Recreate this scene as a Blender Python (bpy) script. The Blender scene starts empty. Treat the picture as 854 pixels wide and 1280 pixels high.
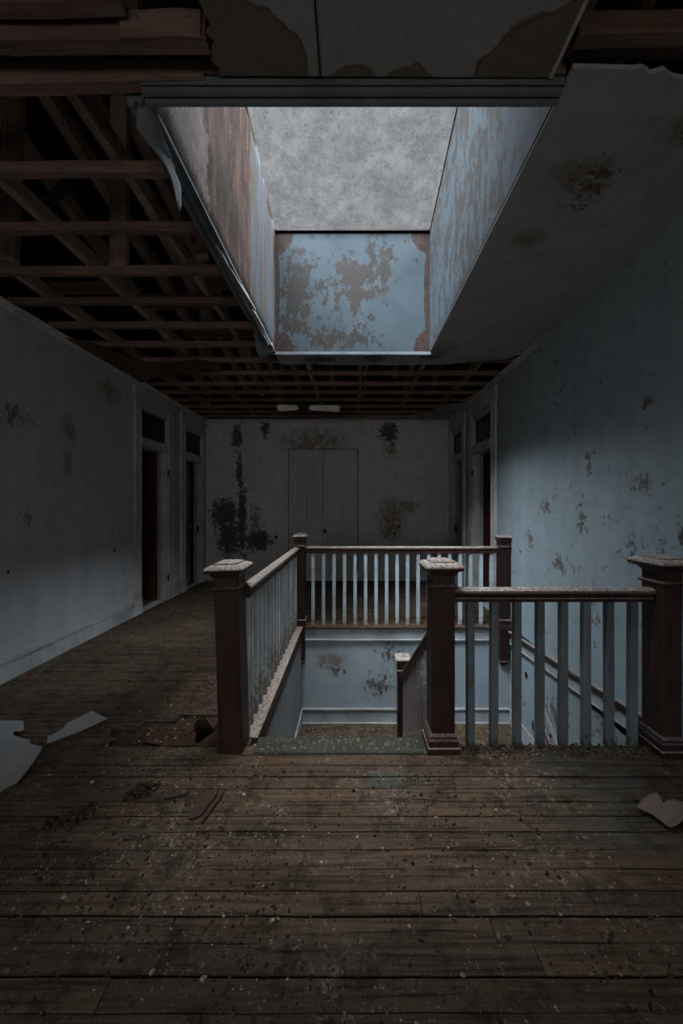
import bpy, bmesh, math, random
from mathutils import Vector, Matrix, noise as mnoise
R = random.Random(7)
S = bpy.context.scene
COL = S.collection

# ------------------------------------------------------------------ camera
F = 440.0                       # focal length in pixels of the 854x1280 frame
CX, CY, EYE = 440.0, 633.0, 1.5
cam_d = bpy.data.cameras.new('camera'); cam = bpy.data.objects.new('camera', cam_d); COL.objects.link(cam)
cam_d.sensor_fit = 'HORIZONTAL'; cam_d.sensor_width = 24.0; cam_d.lens = F / 854 * 24
cam.location = (0, 0, EYE); cam.rotation_euler = (math.pi / 2, 0, 0)
cam_d.shift_x = (427 - CX) / 854; cam_d.shift_y = -(640 - CY) / 854
cam_d.clip_start = 0.05; cam_d.clip_end = 100
S.camera = cam
# ------------------------------------------------------------------ sky and light
W = bpy.data.worlds.new('overcast'); S.world = W; W.use_nodes = True
W.node_tree.nodes['Background'].inputs[0].default_value = (0.80, 0.83, 0.86, 1)
W.node_tree.nodes['Background'].inputs[1].default_value = 0.62
def sunlamp(name, energy, ang, col, to):
    d = bpy.data.lights.new(name, 'SUN'); o = bpy.data.objects.new(name, d); COL.objects.link(o)
    d.energy = energy; d.angle = math.radians(ang); d.color = col; o.location = (0, 3, 9)
    o.rotation_euler = Vector(to).to_track_quat('-Z', 'Y').to_euler(); return o
sunlamp('veiled_sun', 30.0, 42, (0.90, 0.95, 1.0), (.56, .50, -1))       # bright part of the cloud cover
sunlamp('overcast_glow', 14.0, 150, (0.88, 0.94, 1.0), (0, .05, -1))     # the rest of the cloud cover
sunlamp('cloud_light', 24.0, 44, (0.88, 0.94, 1.0), (-.88, .48, -1))     # added sun lamp to brighten the lower left wall
sunlamp('zenith_light', 12.0, 30, (1.0, 0.98, 0.95), (.03, .10, -1))       # added overhead sun lamp to brighten the floor near the stairs
for k, x in enumerate((-1.55, .75)):                                    # fill lamps added at two made-up windows behind the viewer
    d = bpy.data.lights.new('window_daylight', 'AREA'); o = bpy.data.objects.new('window_daylight', d); COL.objects.link(o)
    d.shape = 'RECTANGLE'; d.size = 1.0; d.size_y = 1.7; d.energy = 6.0; d.spread = math.radians(95); d.color = (1.0, 0.90, 0.80)
    o.location = (x, -3.42, 1.75); o.rotation_euler = (math.radians(90), 0, 0)
S.view_settings.view_transform = 'Standard'; S.view_settings.look = 'None'
S.view_settings.exposure = 0.0; S.view_settings.gamma = 1.0; S.view_settings.use_curve_mapping = False

# ------------------------------------------------------------------ dimensions
XL, XR = -2.97, 1.98            # hall walls
YF, YN = 7.10, -3.2             # far wall, wall behind the camera
ZC = 3.243                      # ceiling
WX0, WX1, WY0, WY1 = -0.63, XR, 2.25, 4.42      # stairwell opening
SX0, SX1, SY0, SY1 = -0.87, 0.88, 1.49, 3.97    # skylight shaft
LZ = -1.22                      # landing
GZ = -3.3                       # lower storey
def roofz(y): return 4.60 - 0.22 * (y - 4)

# ------------------------------------------------------------------ node helper
class G:
    def __init__(s, name):
        s.m = bpy.data.materials.new(name); s.m.use_nodes = True
        s.t = s.m.node_tree; s.b = s.t.nodes['Principled BSDF']; s.out = s.t.nodes['Material Output']
        s.pos = s.n('ShaderNodeNewGeometry').outputs['Position']
        s.b.inputs['Roughness'].default_value = 0.8
        s.b.inputs['Specular IOR Level'].default_value = 0.25
    def n(s, t): return s.t.nodes.new(t)
    def put(s, sock, v):
        if isinstance(v, bpy.types.NodeSocket): s.t.links.new(v, sock)
        elif isinstance(v, (tuple, list)) and len(v) == 3 and sock.type == 'RGBA': sock.default_value = (*v, 1)
        else: sock.default_value = v
    def math(s, op, a, b=0.0, clamp=False):
        q = s.n('ShaderNodeMath'); q.operation = op; q.use_clamp = clamp
        s.put(q.inputs[0], a); s.put(q.inputs[1], b); return q.outputs[0]
    def scaled(s, v, sc, off=(0, 0, 0)):
        q = s.n('ShaderNodeMapping'); s.put(q.inputs['Vector'], v)
        q.inputs['Scale'].default_value = sc; q.inputs['Location'].default_value = off; return q.outputs[0]
    def noise(s, scale, detail=4, rough=0.55, vec=None, dist=0.0):
        q = s.n('ShaderNodeTexNoise'); s.put(q.inputs['Vector'], vec or s.pos)
        q.inputs['Scale'].default_value = scale; q.inputs['Detail'].default_value = detail
        q.inputs['Roughness'].default_value = rough; q.inputs['Distortion'].default_value = dist
        return q.outputs['Fac']
    def step(s, v, lo, hi, a=0.0, b=1.0):
        q = s.n('ShaderNodeMapRange'); q.clamp = True
        s.put(q.inputs[0], v)
        for i, x in enumerate((lo, hi, a, b)): s.put(q.inputs[i + 1], x)
        return q.outputs[0]
    def mix(s, f, a, b, mode='MIX'):
        q = s.n('ShaderNodeMix'); q.data_type = 'RGBA'; q.blend_type = mode
        s.put(q.inputs[0], f); s.put(q.inputs[6], a); s.put(q.inputs[7], b); return q.outputs[2]
    def mul(s, c, f):          # colour times scalar
        q = s.n('ShaderNodeVectorMath'); q.operation = 'SCALE'; s.put(q.inputs[0], c); s.put(q.inputs['Scale'], f)
        return q.outputs[0]
    def patch(s, lst):         # soft ellipsoid mask, 1 in the middle and 0 at the rim
        acc = None
        for c, r in lst:
            a = s.n('ShaderNodeVectorMath'); a.operation = 'SUBTRACT'; s.put(a.inputs[0], s.pos); a.inputs[1].default_value = c
            b = s.n('ShaderNodeVectorMath'); b.operation = 'DIVIDE'; s.put(b.inputs[0], a.outputs[0]); b.inputs[1].default_value = r
            l = s.n('ShaderNodeVectorMath'); l.operation = 'LENGTH'; s.put(l.inputs[0], b.outputs[0])
            v = s.math('SUBTRACT', 1.0, l.outputs['Value'], True)
            acc = v if acc is None else s.math('MAXIMUM', acc, v)
        return acc
    def rnd(s): return s.n('ShaderNodeObjectInfo').outputs['Random']
    def upness(s):
        g = s.n('ShaderNodeNewGeometry'); q = s.n('ShaderNodeSeparateXYZ'); s.put(q.inputs[0], g.outputs['Normal']); return q.outputs['Z']
    def comp(s, i):
        q = s.n('ShaderNodeSeparateXYZ'); s.put(q.inputs[0], s.pos); return q.outputs[i]
    def bump(s, h, strength=0.3, dist=0.01):
        q = s.n('ShaderNodeBump'); s.put(q.inputs['Height'], h); q.inputs['Strength'].default_value = strength
        q.inputs['Distance'].default_value = dist; s.put(s.b.inputs['Normal'], q.outputs[0])
    def done(s, c, rough=None):
        s.put(s.b.inputs['Base Color'], c)
        if rough is not None: s.put(s.b.inputs['Roughness'], rough)
        return s.m

def plaster(name, base, peel=(0.12, 0.105, 0.09), peels=(), stains=(), staincol=(0.2, 0.13, 0.06), flake=0.0, dark=(), holes=(), ws=1.0):
    g = G(name)
    big = g.noise(1.1, 5, 0.6); mid = g.noise(6, 6, 0.65)
    c = g.mix(g.step(big, .3, .7), g.mix(.5, base, tuple(x * .78 for x in base)), base)
    c = g.mul(c, g.step(mid, .25, .75, .86, 1.08))
    streak = g.noise(1, 5, .6, g.scaled(g.pos, (9, 9, .5)))
    c = g.mul(c, g.step(streak, .35, .75, 1.04, .9))
    if stains:
        m = g.math('MULTIPLY', g.patch(stains), g.step(g.noise(9, 5, .7), .35, .6))
        c = g.mix(g.step(m, .05, .5, 0, .75), c, staincol)
    fl = g.noise(26, 5, .6); hb = g.step(g.noise(90, 3, .6), 0, 1, 0, .35)
    if peels or flake:
        nz = g.noise(20 * ws, 9, .78, g.scaled(g.pos, (1, 1, .7)))
        pm = g.patch(peels) if peels else 0.0
        v = g.math('ADD', nz, g.math('MULTIPLY', pm, .22))
        v = g.math('ADD', v, flake)
        f = g.step(v, .66, .675)
        c = g.mix(f, c, g.mul(peel, g.step(fl, .2, .8, .6, 1.4)))
        hb = g.math('SUBTRACT', hb, f)
    if dark:
        nz = g.noise(11, 10, .8)
        f = g.step(g.math('ADD', nz, g.math('MULTIPLY', g.patch(dark), .31)), .60, .615)
        c = g.mix(f, c, g.mul((.09, .092, .096), g.step(fl, .3, .7, .6, 1.5)))
    if holes:
        f = g.step(g.patch(holes), .25, .35); c = g.mix(f, c, (.012, .01, .009))
    g.bump(hb, .45, .004)
    return g.done(c, .85)

def wood(name, a, b, grain=(2, 40, 40), dust=None, dustamt=0.0, rough=.6, spots=0.0, spotcol=(.25, .22, .19), bump=.3, low=None, ulo=.25):
    g = G(name)
    gr = g.noise(1, 6, .65, g.scaled(g.pos, grain), .4)
    big = g.noise(3.3, 3, .6)
    v = g.math('ADD', g.math('MULTIPLY', gr, .75), g.math('MULTIPLY', g.rnd(), .25))
    c = g.mix(g.step(v, .3, .68), a, b)
    c = g.mul(c, g.step(big, .25, .75, .65, 1.25))
    if spots:
        f = g.step(g.noise(34, 6, .75, g.scaled(g.pos, (1, 1, .45))), .665 - spots, .685 - spots); c = g.mix(g.math('MULTIPLY', f, .75), c, spotcol)
    if low is not None:        # grime and worn paint close to the given heights
        z = g.comp(2); m = g.step(z, low[0], low[1], 1, 0)
        f = g.step(g.math('ADD', g.math('MULTIPLY', m, .35), g.noise(30, 5, .7)), .66, .74)
        c = g.mix(g.math('MULTIPLY', f, .8), c, low[2])
    if dust is not None:
        u = g.step(g.upness(), ulo, ulo + .55)
        d = g.step(g.noise(55, 6, .75), .5 - dustamt, .62 - dustamt)
        f = g.math('MULTIPLY', u, g.math('ADD', g.math('MULTIPLY', d, .6), .35))
        c = g.mix(f, c, g.mul(dust, g.step(g.noise(140, 3, .7), .3, .7, .45, 1.35)))
    g.bump(gr, bump, .004)
    return g.done(c, rough)

BLUE = (0.325, 0.40, 0.44)
M = {}
M['wall_left'] = plaster('painted_plaster_left', (.46, .49, .51), stains=[((XL, 3.7, 2.3), (.2, .12, .25)), ((XL, 3.66, 1.95), (.2, .12, .2)), ((XL, 4.3, 2.9), (.2, .3, .2))],
    staincol=(.22, .17, .09), peels=[((XL, 3.1, 2.3), (.1, .35, .2)), ((XL, 3.2, 1.4), (.1, .12, .2))], peel=(.2, .2, .2),
    holes=[((XL, 4.40, .95), (.05, .028, .028)), ((XL, 3.04, .93), (.05, .02, .02))])
M['wall_right'] = plaster('painted_plaster_right', BLUE, peel=(.15, .135, .125), peels=[((XR, 3.02, 1.40), (.1, .16, .36)), ((XR, 2.95, 1.85), (.1, .1, .25)),
    ((XR, 2.50, 1.18), (.1, .14, .3)), ((XR, 2.28, 1.2), (.1, .09, .28)), ((XR, 3.35, .95), (.1, .25, .2)), ((XR, 2.95, .6), (.1, .25, .25)), ((XR, 2.4, 1.65), (.1, .16, .14)),
    ((XR, 3.6, 1.5), (.1, .2, .2)), ((XR, 3.9, 1.15), (.1, .2, .2)), ((XR, 2.36, 2.2), (.1, .08, .1)), ((XR, 3.4, -.55), (.1, .5, .4)), ((XR, 2.7, -.3), (.1, .4, .3))],
    dark=[((XR, 2.09, 1.3), (.1, .09, .1))], holes=[((XR, 4.0, -.42), (.1, .045, .06)), ((XR, 3.72, -.58), (.1, .04, .07)), ((XR, 3.85, -.9), (.1, .03, .09))])
M['wall_far'] = plaster('painted_plaster_far', (.60, .61, .62), dark=[((-2.57, YF, 1.35), (.42, .2, .45)), ((-2.48, YF, .9), (.34, .2, .62)), ((-2.22, YF, 1.2), (.14, .2, 1.1)), ((-2.27, YF, 2.2), (.10, .2, .5)),
    ((-2.32, YF, 2.9), (.16, .2, .35)), ((-1.75, YF, 3.1), (.12, .2, .3)), ((.75, YF, 3.0), (.28, .2, .33)), ((-1.9, YF, .8), (.4, .2, .3))],
    stains=[((-.75, YF, 2.8), (.9, .2, .38)), ((.8, YF, 1.25), (.4, .2, .6)), ((.78, YF, 2.65), (.2, .2, .25)), ((1.1, YF, 1.5), (.4, .2, .2))], staincol=(.16, .12, .075),
    peels=[((-1.95, YF, 1.2), (.25, .2, .9)), ((.75, YF, 1.0), (.3, .2, .4))], peel=(.17, .15, .12),
    holes=[((-1.53, YF, .88), (.05, .2, .05)), ((.86, YF, .95), (.04, .2, .04)), ((.94, YF, 1.1), (.03, .2, .03))])
M['board'] = plaster('boarded_panel', (.52, .53, .55), holes=[((-.54, YF - .03, 1.0), (.04, .1, .07)), ((-.9, YF - .03, 1.5), (.008, .1, .4))])
M['wall_plain'] = plaster('painted_plaster_plain', (.34, .36, .37))
M['well'] = plaster('stairwell_plaster', (.35, .43, .49), peel=(.10, .10, .10), peels=[((.47, WY1, -.38), (.33, .1, .3)), ((.35, WY1, -.75), (.4, .1, .3)), ((-.2, WY1, -.55), (.3, .1, .15)), ((WX0, 3.3, -.5), (.1, .8, .5))],
    stains=[((-.25, WY1, -.45), (.3, .1, .14))], staincol=(.16, .11, .07))
M['well_side'] = plaster('stairwell_side_plaster', (.27, .30, .32), flake=.03, peel=(.2, .18, .16))
M['ceil'] = plaster('ceiling_plaster', (.33, .33, .33), stains=[((1.2, 1.85, ZC), (.22, .16, .1)), ((1.15, 2.3, ZC), (.15, .12, .1)), ((1.55, 1.62, ZC), (.3, .10, .1)), ((1.0, 3.9, ZC), (.25, .2, .1))],
    staincol=(.17, .135, .09), peels=[((1.3, 1.9, ZC), (.2, .3, .1)), ((1.6, 1.65, ZC), (.2, .1, .1)), ((.97, 4.0, ZC), (.1, .12, .1))], peel=(.1, .07, .05))
M['ceil_torn'] = plaster('torn_ceiling_paper', (.30, .285, .265), dark=[((-.35, 4.15, ZC), (.3, .15, .2)), ((.25, 4.1, ZC), (.2, .15, .2)), ((.9, 4.0, ZC), (.2, .2, .2))])
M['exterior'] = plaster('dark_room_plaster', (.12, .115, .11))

def stained_ceiling():
    g = G('water_stained_ceiling')
    w = g.n('ShaderNodeVectorMath'); w.operation = 'ADD'
    q = g.n('ShaderNodeTexNoise'); g.put(q.inputs['Vector'], g.pos); q.inputs['Scale'].default_value = 9; q.inputs['Detail'].default_value = 6
    sc = g.n('ShaderNodeVectorMath'); sc.operation = 'SCALE'; g.put(sc.inputs[0], q.outputs['Color']); sc.inputs['Scale'].default_value = .09
    g.put(w.inputs[0], g.pos); g.put(w.inputs[1], sc.outputs[0]); keep = g.pos; g.pos = w.outputs[0]
    m = g.patch([((-.41, 1.47, ZC), (.34, .27, .5)), ((.90, 1.49, ZC), (.44, .28, .5)), ((.045, 1.50, ZC), (.12, .08, .5)), ((.28, 1.50, ZC), (.12, .07, .5))]); g.pos = keep
    c = g.mix(g.step(g.noise(2), .3, .7), (.24, .235, .23), (.30, .295, .285))
    c = g.mix(g.step(m, .14, .17), c, (.15, .118, .092)); c = g.mix(g.step(g.math('ABSOLUTE', g.math('SUBTRACT', m, .16)), .012, .03, .6, 0), c, (.07, .05, .04))
    c = g.mul(c, g.step(g.noise(40, 5, .7), .3, .7, .85, 1.1))
    return g.done(c, .9)
M['ceil_stained'] = stained_ceiling()

M['floor'] = None
def floor_mat(name, k=1.0):
    g = G(name)
    q = g.n('ShaderNodeCombineXYZ'); g.put(q.inputs[2], g.math('MULTIPLY', g.rnd(), 37.0))
    v = g.n('ShaderNodeVectorMath'); v.operation = 'ADD'; g.put(v.inputs[0], g.pos); g.put(v.inputs[1], q.outputs[0])
    gr = g.noise(1, 8, .7, g.scaled(v.outputs[0], (1.6, 60, 5)), .6)
    big = g.noise(1.6, 6, .65); mid = g.noise(7, 7, .7); fine = g.noise(60, 6, .8)
    c = g.mix(g.step(gr, .3, .7), (.028, .018, .011), (.255, .170, .108))
    c = g.mul(c, g.step(g.rnd(), 0, 1, .8, 1.2))
    c = g.mix(g.step(big, .42, .68, 0, .5), c, (.175, .140, .108))     # dusty worn film
    c = g.mix(g.step(g.math('ADD', mid, g.math('MULTIPLY', g.math('SUBTRACT', fine, .5), .35)), .52, .60, 0, .62), c, (.028, .018, .011))
    c = g.mix(g.step(g.noise(3.7, 5, .6), .52, .64, 0, .35), c, (.16, .085, .045))     # dirt
    c = g.mix(g.math('MULTIPLY', g.step(fine, .585, .63), g.step(big, .35, .6, .1, .8)), c, (.34, .29, .22))   # fine crumbs trodden flat
    c = g.mix(g.step(g.noise(75, 5, .75), .62, .68, 0, .9), c, (.015, .011, .008))
    gp = g.math('MULTIPLY', g.patch([((1.35, 1.85, 0), (.55, .45, 1)), ((.2, 1.95, 0), (.3, .12, 1))]), g.step(g.noise(6, 4), .4, .6))
    c = g.mix(g.step(gp, .05, .5, 0, .6), c, (.10, .13, .125))         # worn green paint
    op = g.math('MULTIPLY', g.patch([((1.2, 1.28, 0), (.5, .3, 1)), ((1.75, 1.75, 0), (.3, .3, 1)), ((-.6, 2.0, 0), (.4, .3, 1))]), g.step(g.noise(11, 5), .45, .6))
    c = g.mix(g.step(op, .05, .5, 0, .6), c, (.13, .075, .04))         # rusty stain
    c = g.mul(c, g.step(gr, .38, .46, .4, 1.08))
    spl = g.math('ADD', g.noise(24, 9, .85), g.math('MULTIPLY', g.math('SUBTRACT', big, .5), .35))
    c = g.mix(g.step(spl, .585, .60, 0, .9), c, (.50, .41, .30))
    c = g.mix(g.step(g.noise(31, 9, .85), .60, .61, 0, .9), c, (.02, .014, .009))
    c = g.mul(c, k)
    g.bump(g.math('ADD', gr, g.math('MULTIPLY', fine, .8)), .5, .006)
    return g.done(c, g.step(mid, .3, .7, .55, .9))
M['floor'] = floor_mat('worn_floorboards', .44)
M['floor_far'] = floor_mat('worn_floorboards_distance', .44)
M['landing'] = floor_mat('dusty_landing_boards', .34)
M['subfloor'] = wood('rotten_subfloor', (.015, .009, .006), (.065, .036, .024), (3, 30, 30), bump=.8, rough=.95, spots=.02, spotcol=(.14, .09, .06))
M['gap'] = wood('dark_subfloor', (.008, .006, .005), (.015, .011, .009))
M['brown'] = wood('mahogany_stained_wood', (.022, .0105, .009), (.052, .026, .022), (40, 40, 3), dust=(.33, .30, .275), dustamt=.03, rough=.5, spots=-.045, spotcol=(.30, .24, .22))
M['brown_cap'] = wood('dust_caked_mahogany', (.03, .015, .012), (.07, .035, .03), (20, 20, 20), dust=(.42, .385, .36), dustamt=.08, rough=.7, ulo=-.15)
M['brown_rail'] = wood('mahogany_stained_rail', (.025, .011, .009), (.065, .030, .024), (3, 40, 40), dust=(.5, .46, .43), dustamt=.04, rough=.5, spots=.01)
M['brown_rail_y'] = wood('mahogany_rail_along_stairs', (.04, .022, .018), (.095, .055, .045), (40, 3, 40), dust=(.38, .345, .32), dustamt=.06, rough=.5, spots=.02)
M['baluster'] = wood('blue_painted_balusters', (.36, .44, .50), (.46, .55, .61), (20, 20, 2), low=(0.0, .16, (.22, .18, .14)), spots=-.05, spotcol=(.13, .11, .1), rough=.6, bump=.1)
M['baluster_grimy'] = wood('grimy_grey_blue_balusters', (.105, .125, .137), (.16, .187, .203), (20, 20, 2), low=(0.0, .10, (.05, .04, .03)), spots=-.03, spotcol=(.07, .055, .045), rough=.7, bump=.2)  # near balusters, darker overall than the other baluster colours
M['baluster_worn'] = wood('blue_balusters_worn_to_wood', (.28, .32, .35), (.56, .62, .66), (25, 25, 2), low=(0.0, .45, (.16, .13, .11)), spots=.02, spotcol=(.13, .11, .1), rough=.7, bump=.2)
M['trim'] = wood('dirty_white_trim', (.42, .42, .41), (.54, .54, .53), (8, 8, 2), spots=-.035, spotcol=(.06, .05, .045), rough=.7, bump=.1)
M['trim_blue'] = wood('pale_blue_trim', (.34, .39, .42), (.42, .48, .52), (4, 4, 4), spots=-.03, spotcol=(.14, .12, .10), dust=(.28, .24, .21), dustamt=.05, rough=.7, bump=.1)
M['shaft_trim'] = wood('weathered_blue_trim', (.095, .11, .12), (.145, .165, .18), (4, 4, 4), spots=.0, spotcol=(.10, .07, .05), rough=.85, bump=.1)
M['lumber'] = wood('old_joist_lumber', (.095, .055, .042), (.22, .152, .124), (3, 45, 45), spots=.03, spotcol=(.05, .03, .02), rough=.85, bump=.5)
M['lumber_y'] = wood('old_rafter_lumber', (.25, .17, .135), (.58, .45, .38), (45, 3, 45), spots=.0, spotcol=(.05, .03, .02), rough=.85, bump=.5)
M['lumber_z'] = wood('old_stud_lumber', (.28, .18, .14), (.55, .40, .33), (45, 45, 3), rough=.85, bump=.5)
M['roof'] = wood('roof_sheathing', (.02, .012, .009), (.045, .026, .02), (30, 3, 3), rough=.9)
M['door'] = wood('red_brown_door', (.055, .016, .013), (.11, .035, .028), (30, 30, 2), spots=-.04, spotcol=(.2, .18, .16), rough=.55)
M['door_grey'] = wood('grey_painted_door', (.16, .145, .13), (.22, .20, .18), (30, 30, 2), rough=.6)
M['iron'] = wood('rusty_iron', (.012, .009, .008), (.03, .02, .016), rough=.6)
M['knob'] = wood('white_porcelain', (.5, .5, .48), (.6, .6, .58), rough=.3, bump=0)
M['pane_dark'] = wood('dusty_dark_glass', (.012, .009, .009), (.022, .017, .016), rough=.25, bump=.02)
M['lino'] = wood('green_linoleum', (.012, .016, .0145), (.036, .040, .031), (9, 9, 9), spots=.07, spotcol=(.24, .20, .14), rough=.7)
M['plasterboard'] = plaster('plasterboard_face', (.25, .255, .26))
M['board_edge'] = wood('plasterboard_edge', (.04, .024, .017), (.10, .062, .044))
M['cloth'] = plaster('stained_felt', (.215, .165, .14), stains=[((1.8, 1.83, 0), (.3, .12, .2))], staincol=(.10, .065, .035))
M['canvas'] = plaster('hanging_canvas', (.19, .195, .20), flake=.05, peel=(.14, .12, .11))
M['fan'] = wood('fan_blade_white', (.8, .8, .77), (.85, .85, .82), rough=.5, bump=0)
M['crumb_pale'] = None
def crumbs(name, a, b):
    g = G(name); return g.done(g.mix(g.step(g.noise(45, 2, .5), .35, .65), a, b), .9)
M['crumb_pale'] = crumbs('pale_plaster_crumbs', (.08, .062, .045), (.42, .35, .26))
M['crumb_dark'] = crumbs('dark_dirt_crumbs', (.012, .008, .006), (.07, .048, .032))
M['splinter'] = wood('splintered_wood', (.014, .009, .007), (.055, .035, .025), (40, 40, 40), spots=.03, spotcol=(.2, .16, .12))

def peel_blue(name, axis):
    g = G(name)
    st = (4.6, 4.6, 1.9)
    n1 = g.noise(2.6, 11, .78, g.scaled(g.pos, st if axis == 'side' else (2.9, 2.9, 2.0)), .2)
    n2 = g.noise(.9, 3, .5)
    v = g.math('ADD', n1, g.math('MULTIPLY', g.math('SUBTRACT', n2, .5), .30))
    if axis == 'far':
        v = g.math('ADD', v, g.math('MULTIPLY', g.patch([((0, SY1, 3.9), (.45, .3, .6)), ((-.6, SY1, 3.9), (.3, .3, .7)), ((-.1, SY1, 3.4), (.6, .3, .2)), ((.35, SY1, 4.2), (.25, .3, .5))]), .17))
        thr = .565
    else: thr = .50
    f = g.step(v, thr, thr + .012)
    tex = g.noise(50, 5, .7)
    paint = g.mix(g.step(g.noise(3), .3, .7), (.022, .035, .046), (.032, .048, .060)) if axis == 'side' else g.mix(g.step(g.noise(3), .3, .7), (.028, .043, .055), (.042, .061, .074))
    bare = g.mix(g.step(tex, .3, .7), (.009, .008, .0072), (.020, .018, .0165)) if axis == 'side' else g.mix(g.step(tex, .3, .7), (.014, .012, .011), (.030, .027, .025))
    c = g.mix(f, paint, bare)
    if axis == 'far':
        cn = g.patch([((SX0, SY1, ZC), (.33, .4, .36)), ((SX1, SY1, ZC), (.27, .4, .40)), ((SX0, SY1, 4.6), (.30, .4, .4)), ((SX1, SY1, 4.6), (.30, .4, .4)), ((SX1, SY1, 3.9), (.1, .4, .9)), ((SX0, SY1, 3.9), (.09, .4, .9))])
        k = g.step(g.math('ADD', cn, g.math('MULTIPLY', g.math('SUBTRACT', g.noise(7, 6, .7), .5), .7)), .33, .35)
        c = g.mix(k, c, g.mix(g.step(g.noise(25, 6, .8), .35, .65), (.006, .004, .003), (.040, .022, .015)))
        f = g.math('ADD', f, k)
    g.bump(g.math('SUBTRACT', g.math('MULTIPLY', tex, .3), f), .5, .006)
    return g.done(c, .85)
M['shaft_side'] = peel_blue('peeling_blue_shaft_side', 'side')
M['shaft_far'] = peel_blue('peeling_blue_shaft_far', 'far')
def shaft_left():
    g = G('rusted_lath_and_plaster')
    y = g.comp(1); z = g.comp(2)
    wob = g.math('MULTIPLY', g.math('SUBTRACT', g.noise(3.5, 7, .7), .5), .85)
    yy = g.math('ADD', y, wob)
    lump = g.noise(16, 8, .75, g.scaled(g.pos, (1, 1, .6)))
    pl = g.mix(g.step(lump, .3, .7), (.07, .054, .046), (.19, .16, .14))
    st = g.noise(1, 7, .7, g.scaled(g.pos, (1, 10, 1.4)), .8)
    rust = g.mix(g.step(st, .35, .65), (.006, .004, .003), (.075, .036, .024))
    mesh = g.n('ShaderNodeTexVoronoi'); g.put(mesh.inputs['Vector'], g.pos); mesh.inputs['Scale'].default_value = 95
    rust = g.mul(rust, g.step(mesh.outputs['Distance'], .2, .6, .6, 1.3))
    rust = g.mul(rust, g.step(g.noise(2.2, 6, .7, g.scaled(g.pos, (1, 1.6, .6))), .38, .60, .25, 1.5)); c = g.mix(g.step(yy, 2.08, 2.12), pl, rust)
    blue = g.mix(g.step(g.noise(1, 6, .7, g.scaled(g.pos, (1, 12, 1))), .45, .55), (.06, .078, .095), (.06, .05, .046))
    c = g.mix(g.step(g.math('ADD', y, g.math('MULTIPLY', wob, .35)), 3.02, 3.04), c, blue)
    g.bump(g.math('ADD', lump, g.math('MULTIPLY', mesh.outputs['Distance'], .3)), .9, .015)
    return g.done(c, .9)
M['shaft_left'] = shaft_left()
def pane():
    g = G('dirty_skylight_glass')
    a = g.noise(3.2, 8, .72, None, .4); sp = g.noise(56, 5, .8); b2 = g.noise(11, 6, .75)
    v = g.math('MULTIPLY', g.step(a, .32, .66, .70, 1.12), g.step(b2, .35, .62, .74, 1.06))
    v = g.math('MULTIPLY', v, g.step(sp, .56, .64, 1.0, .35))
    v = g.math('MULTIPLY', v, g.step(g.noise(120, 4, .8), .55, .7, 1.0, .75))
    t = g.n('ShaderNodeBsdfTransparent'); g.put(t.inputs[0], g.mul((.78, .79, .80), v))
    d = g.n('ShaderNodeBsdfDiffuse'); g.put(d.inputs[0], (.10, .095, .09))
    mx = g.n('ShaderNodeMixShader'); mx.inputs[0].default_value = .10
    g.t.links.new(t.outputs[0], mx.inputs[1]); g.t.links.new(d.outputs[0], mx.inputs[2]); g.t.links.new(mx.outputs[0], g.out.inputs[0])
    return g.m
M['pane'] = pane()

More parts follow.
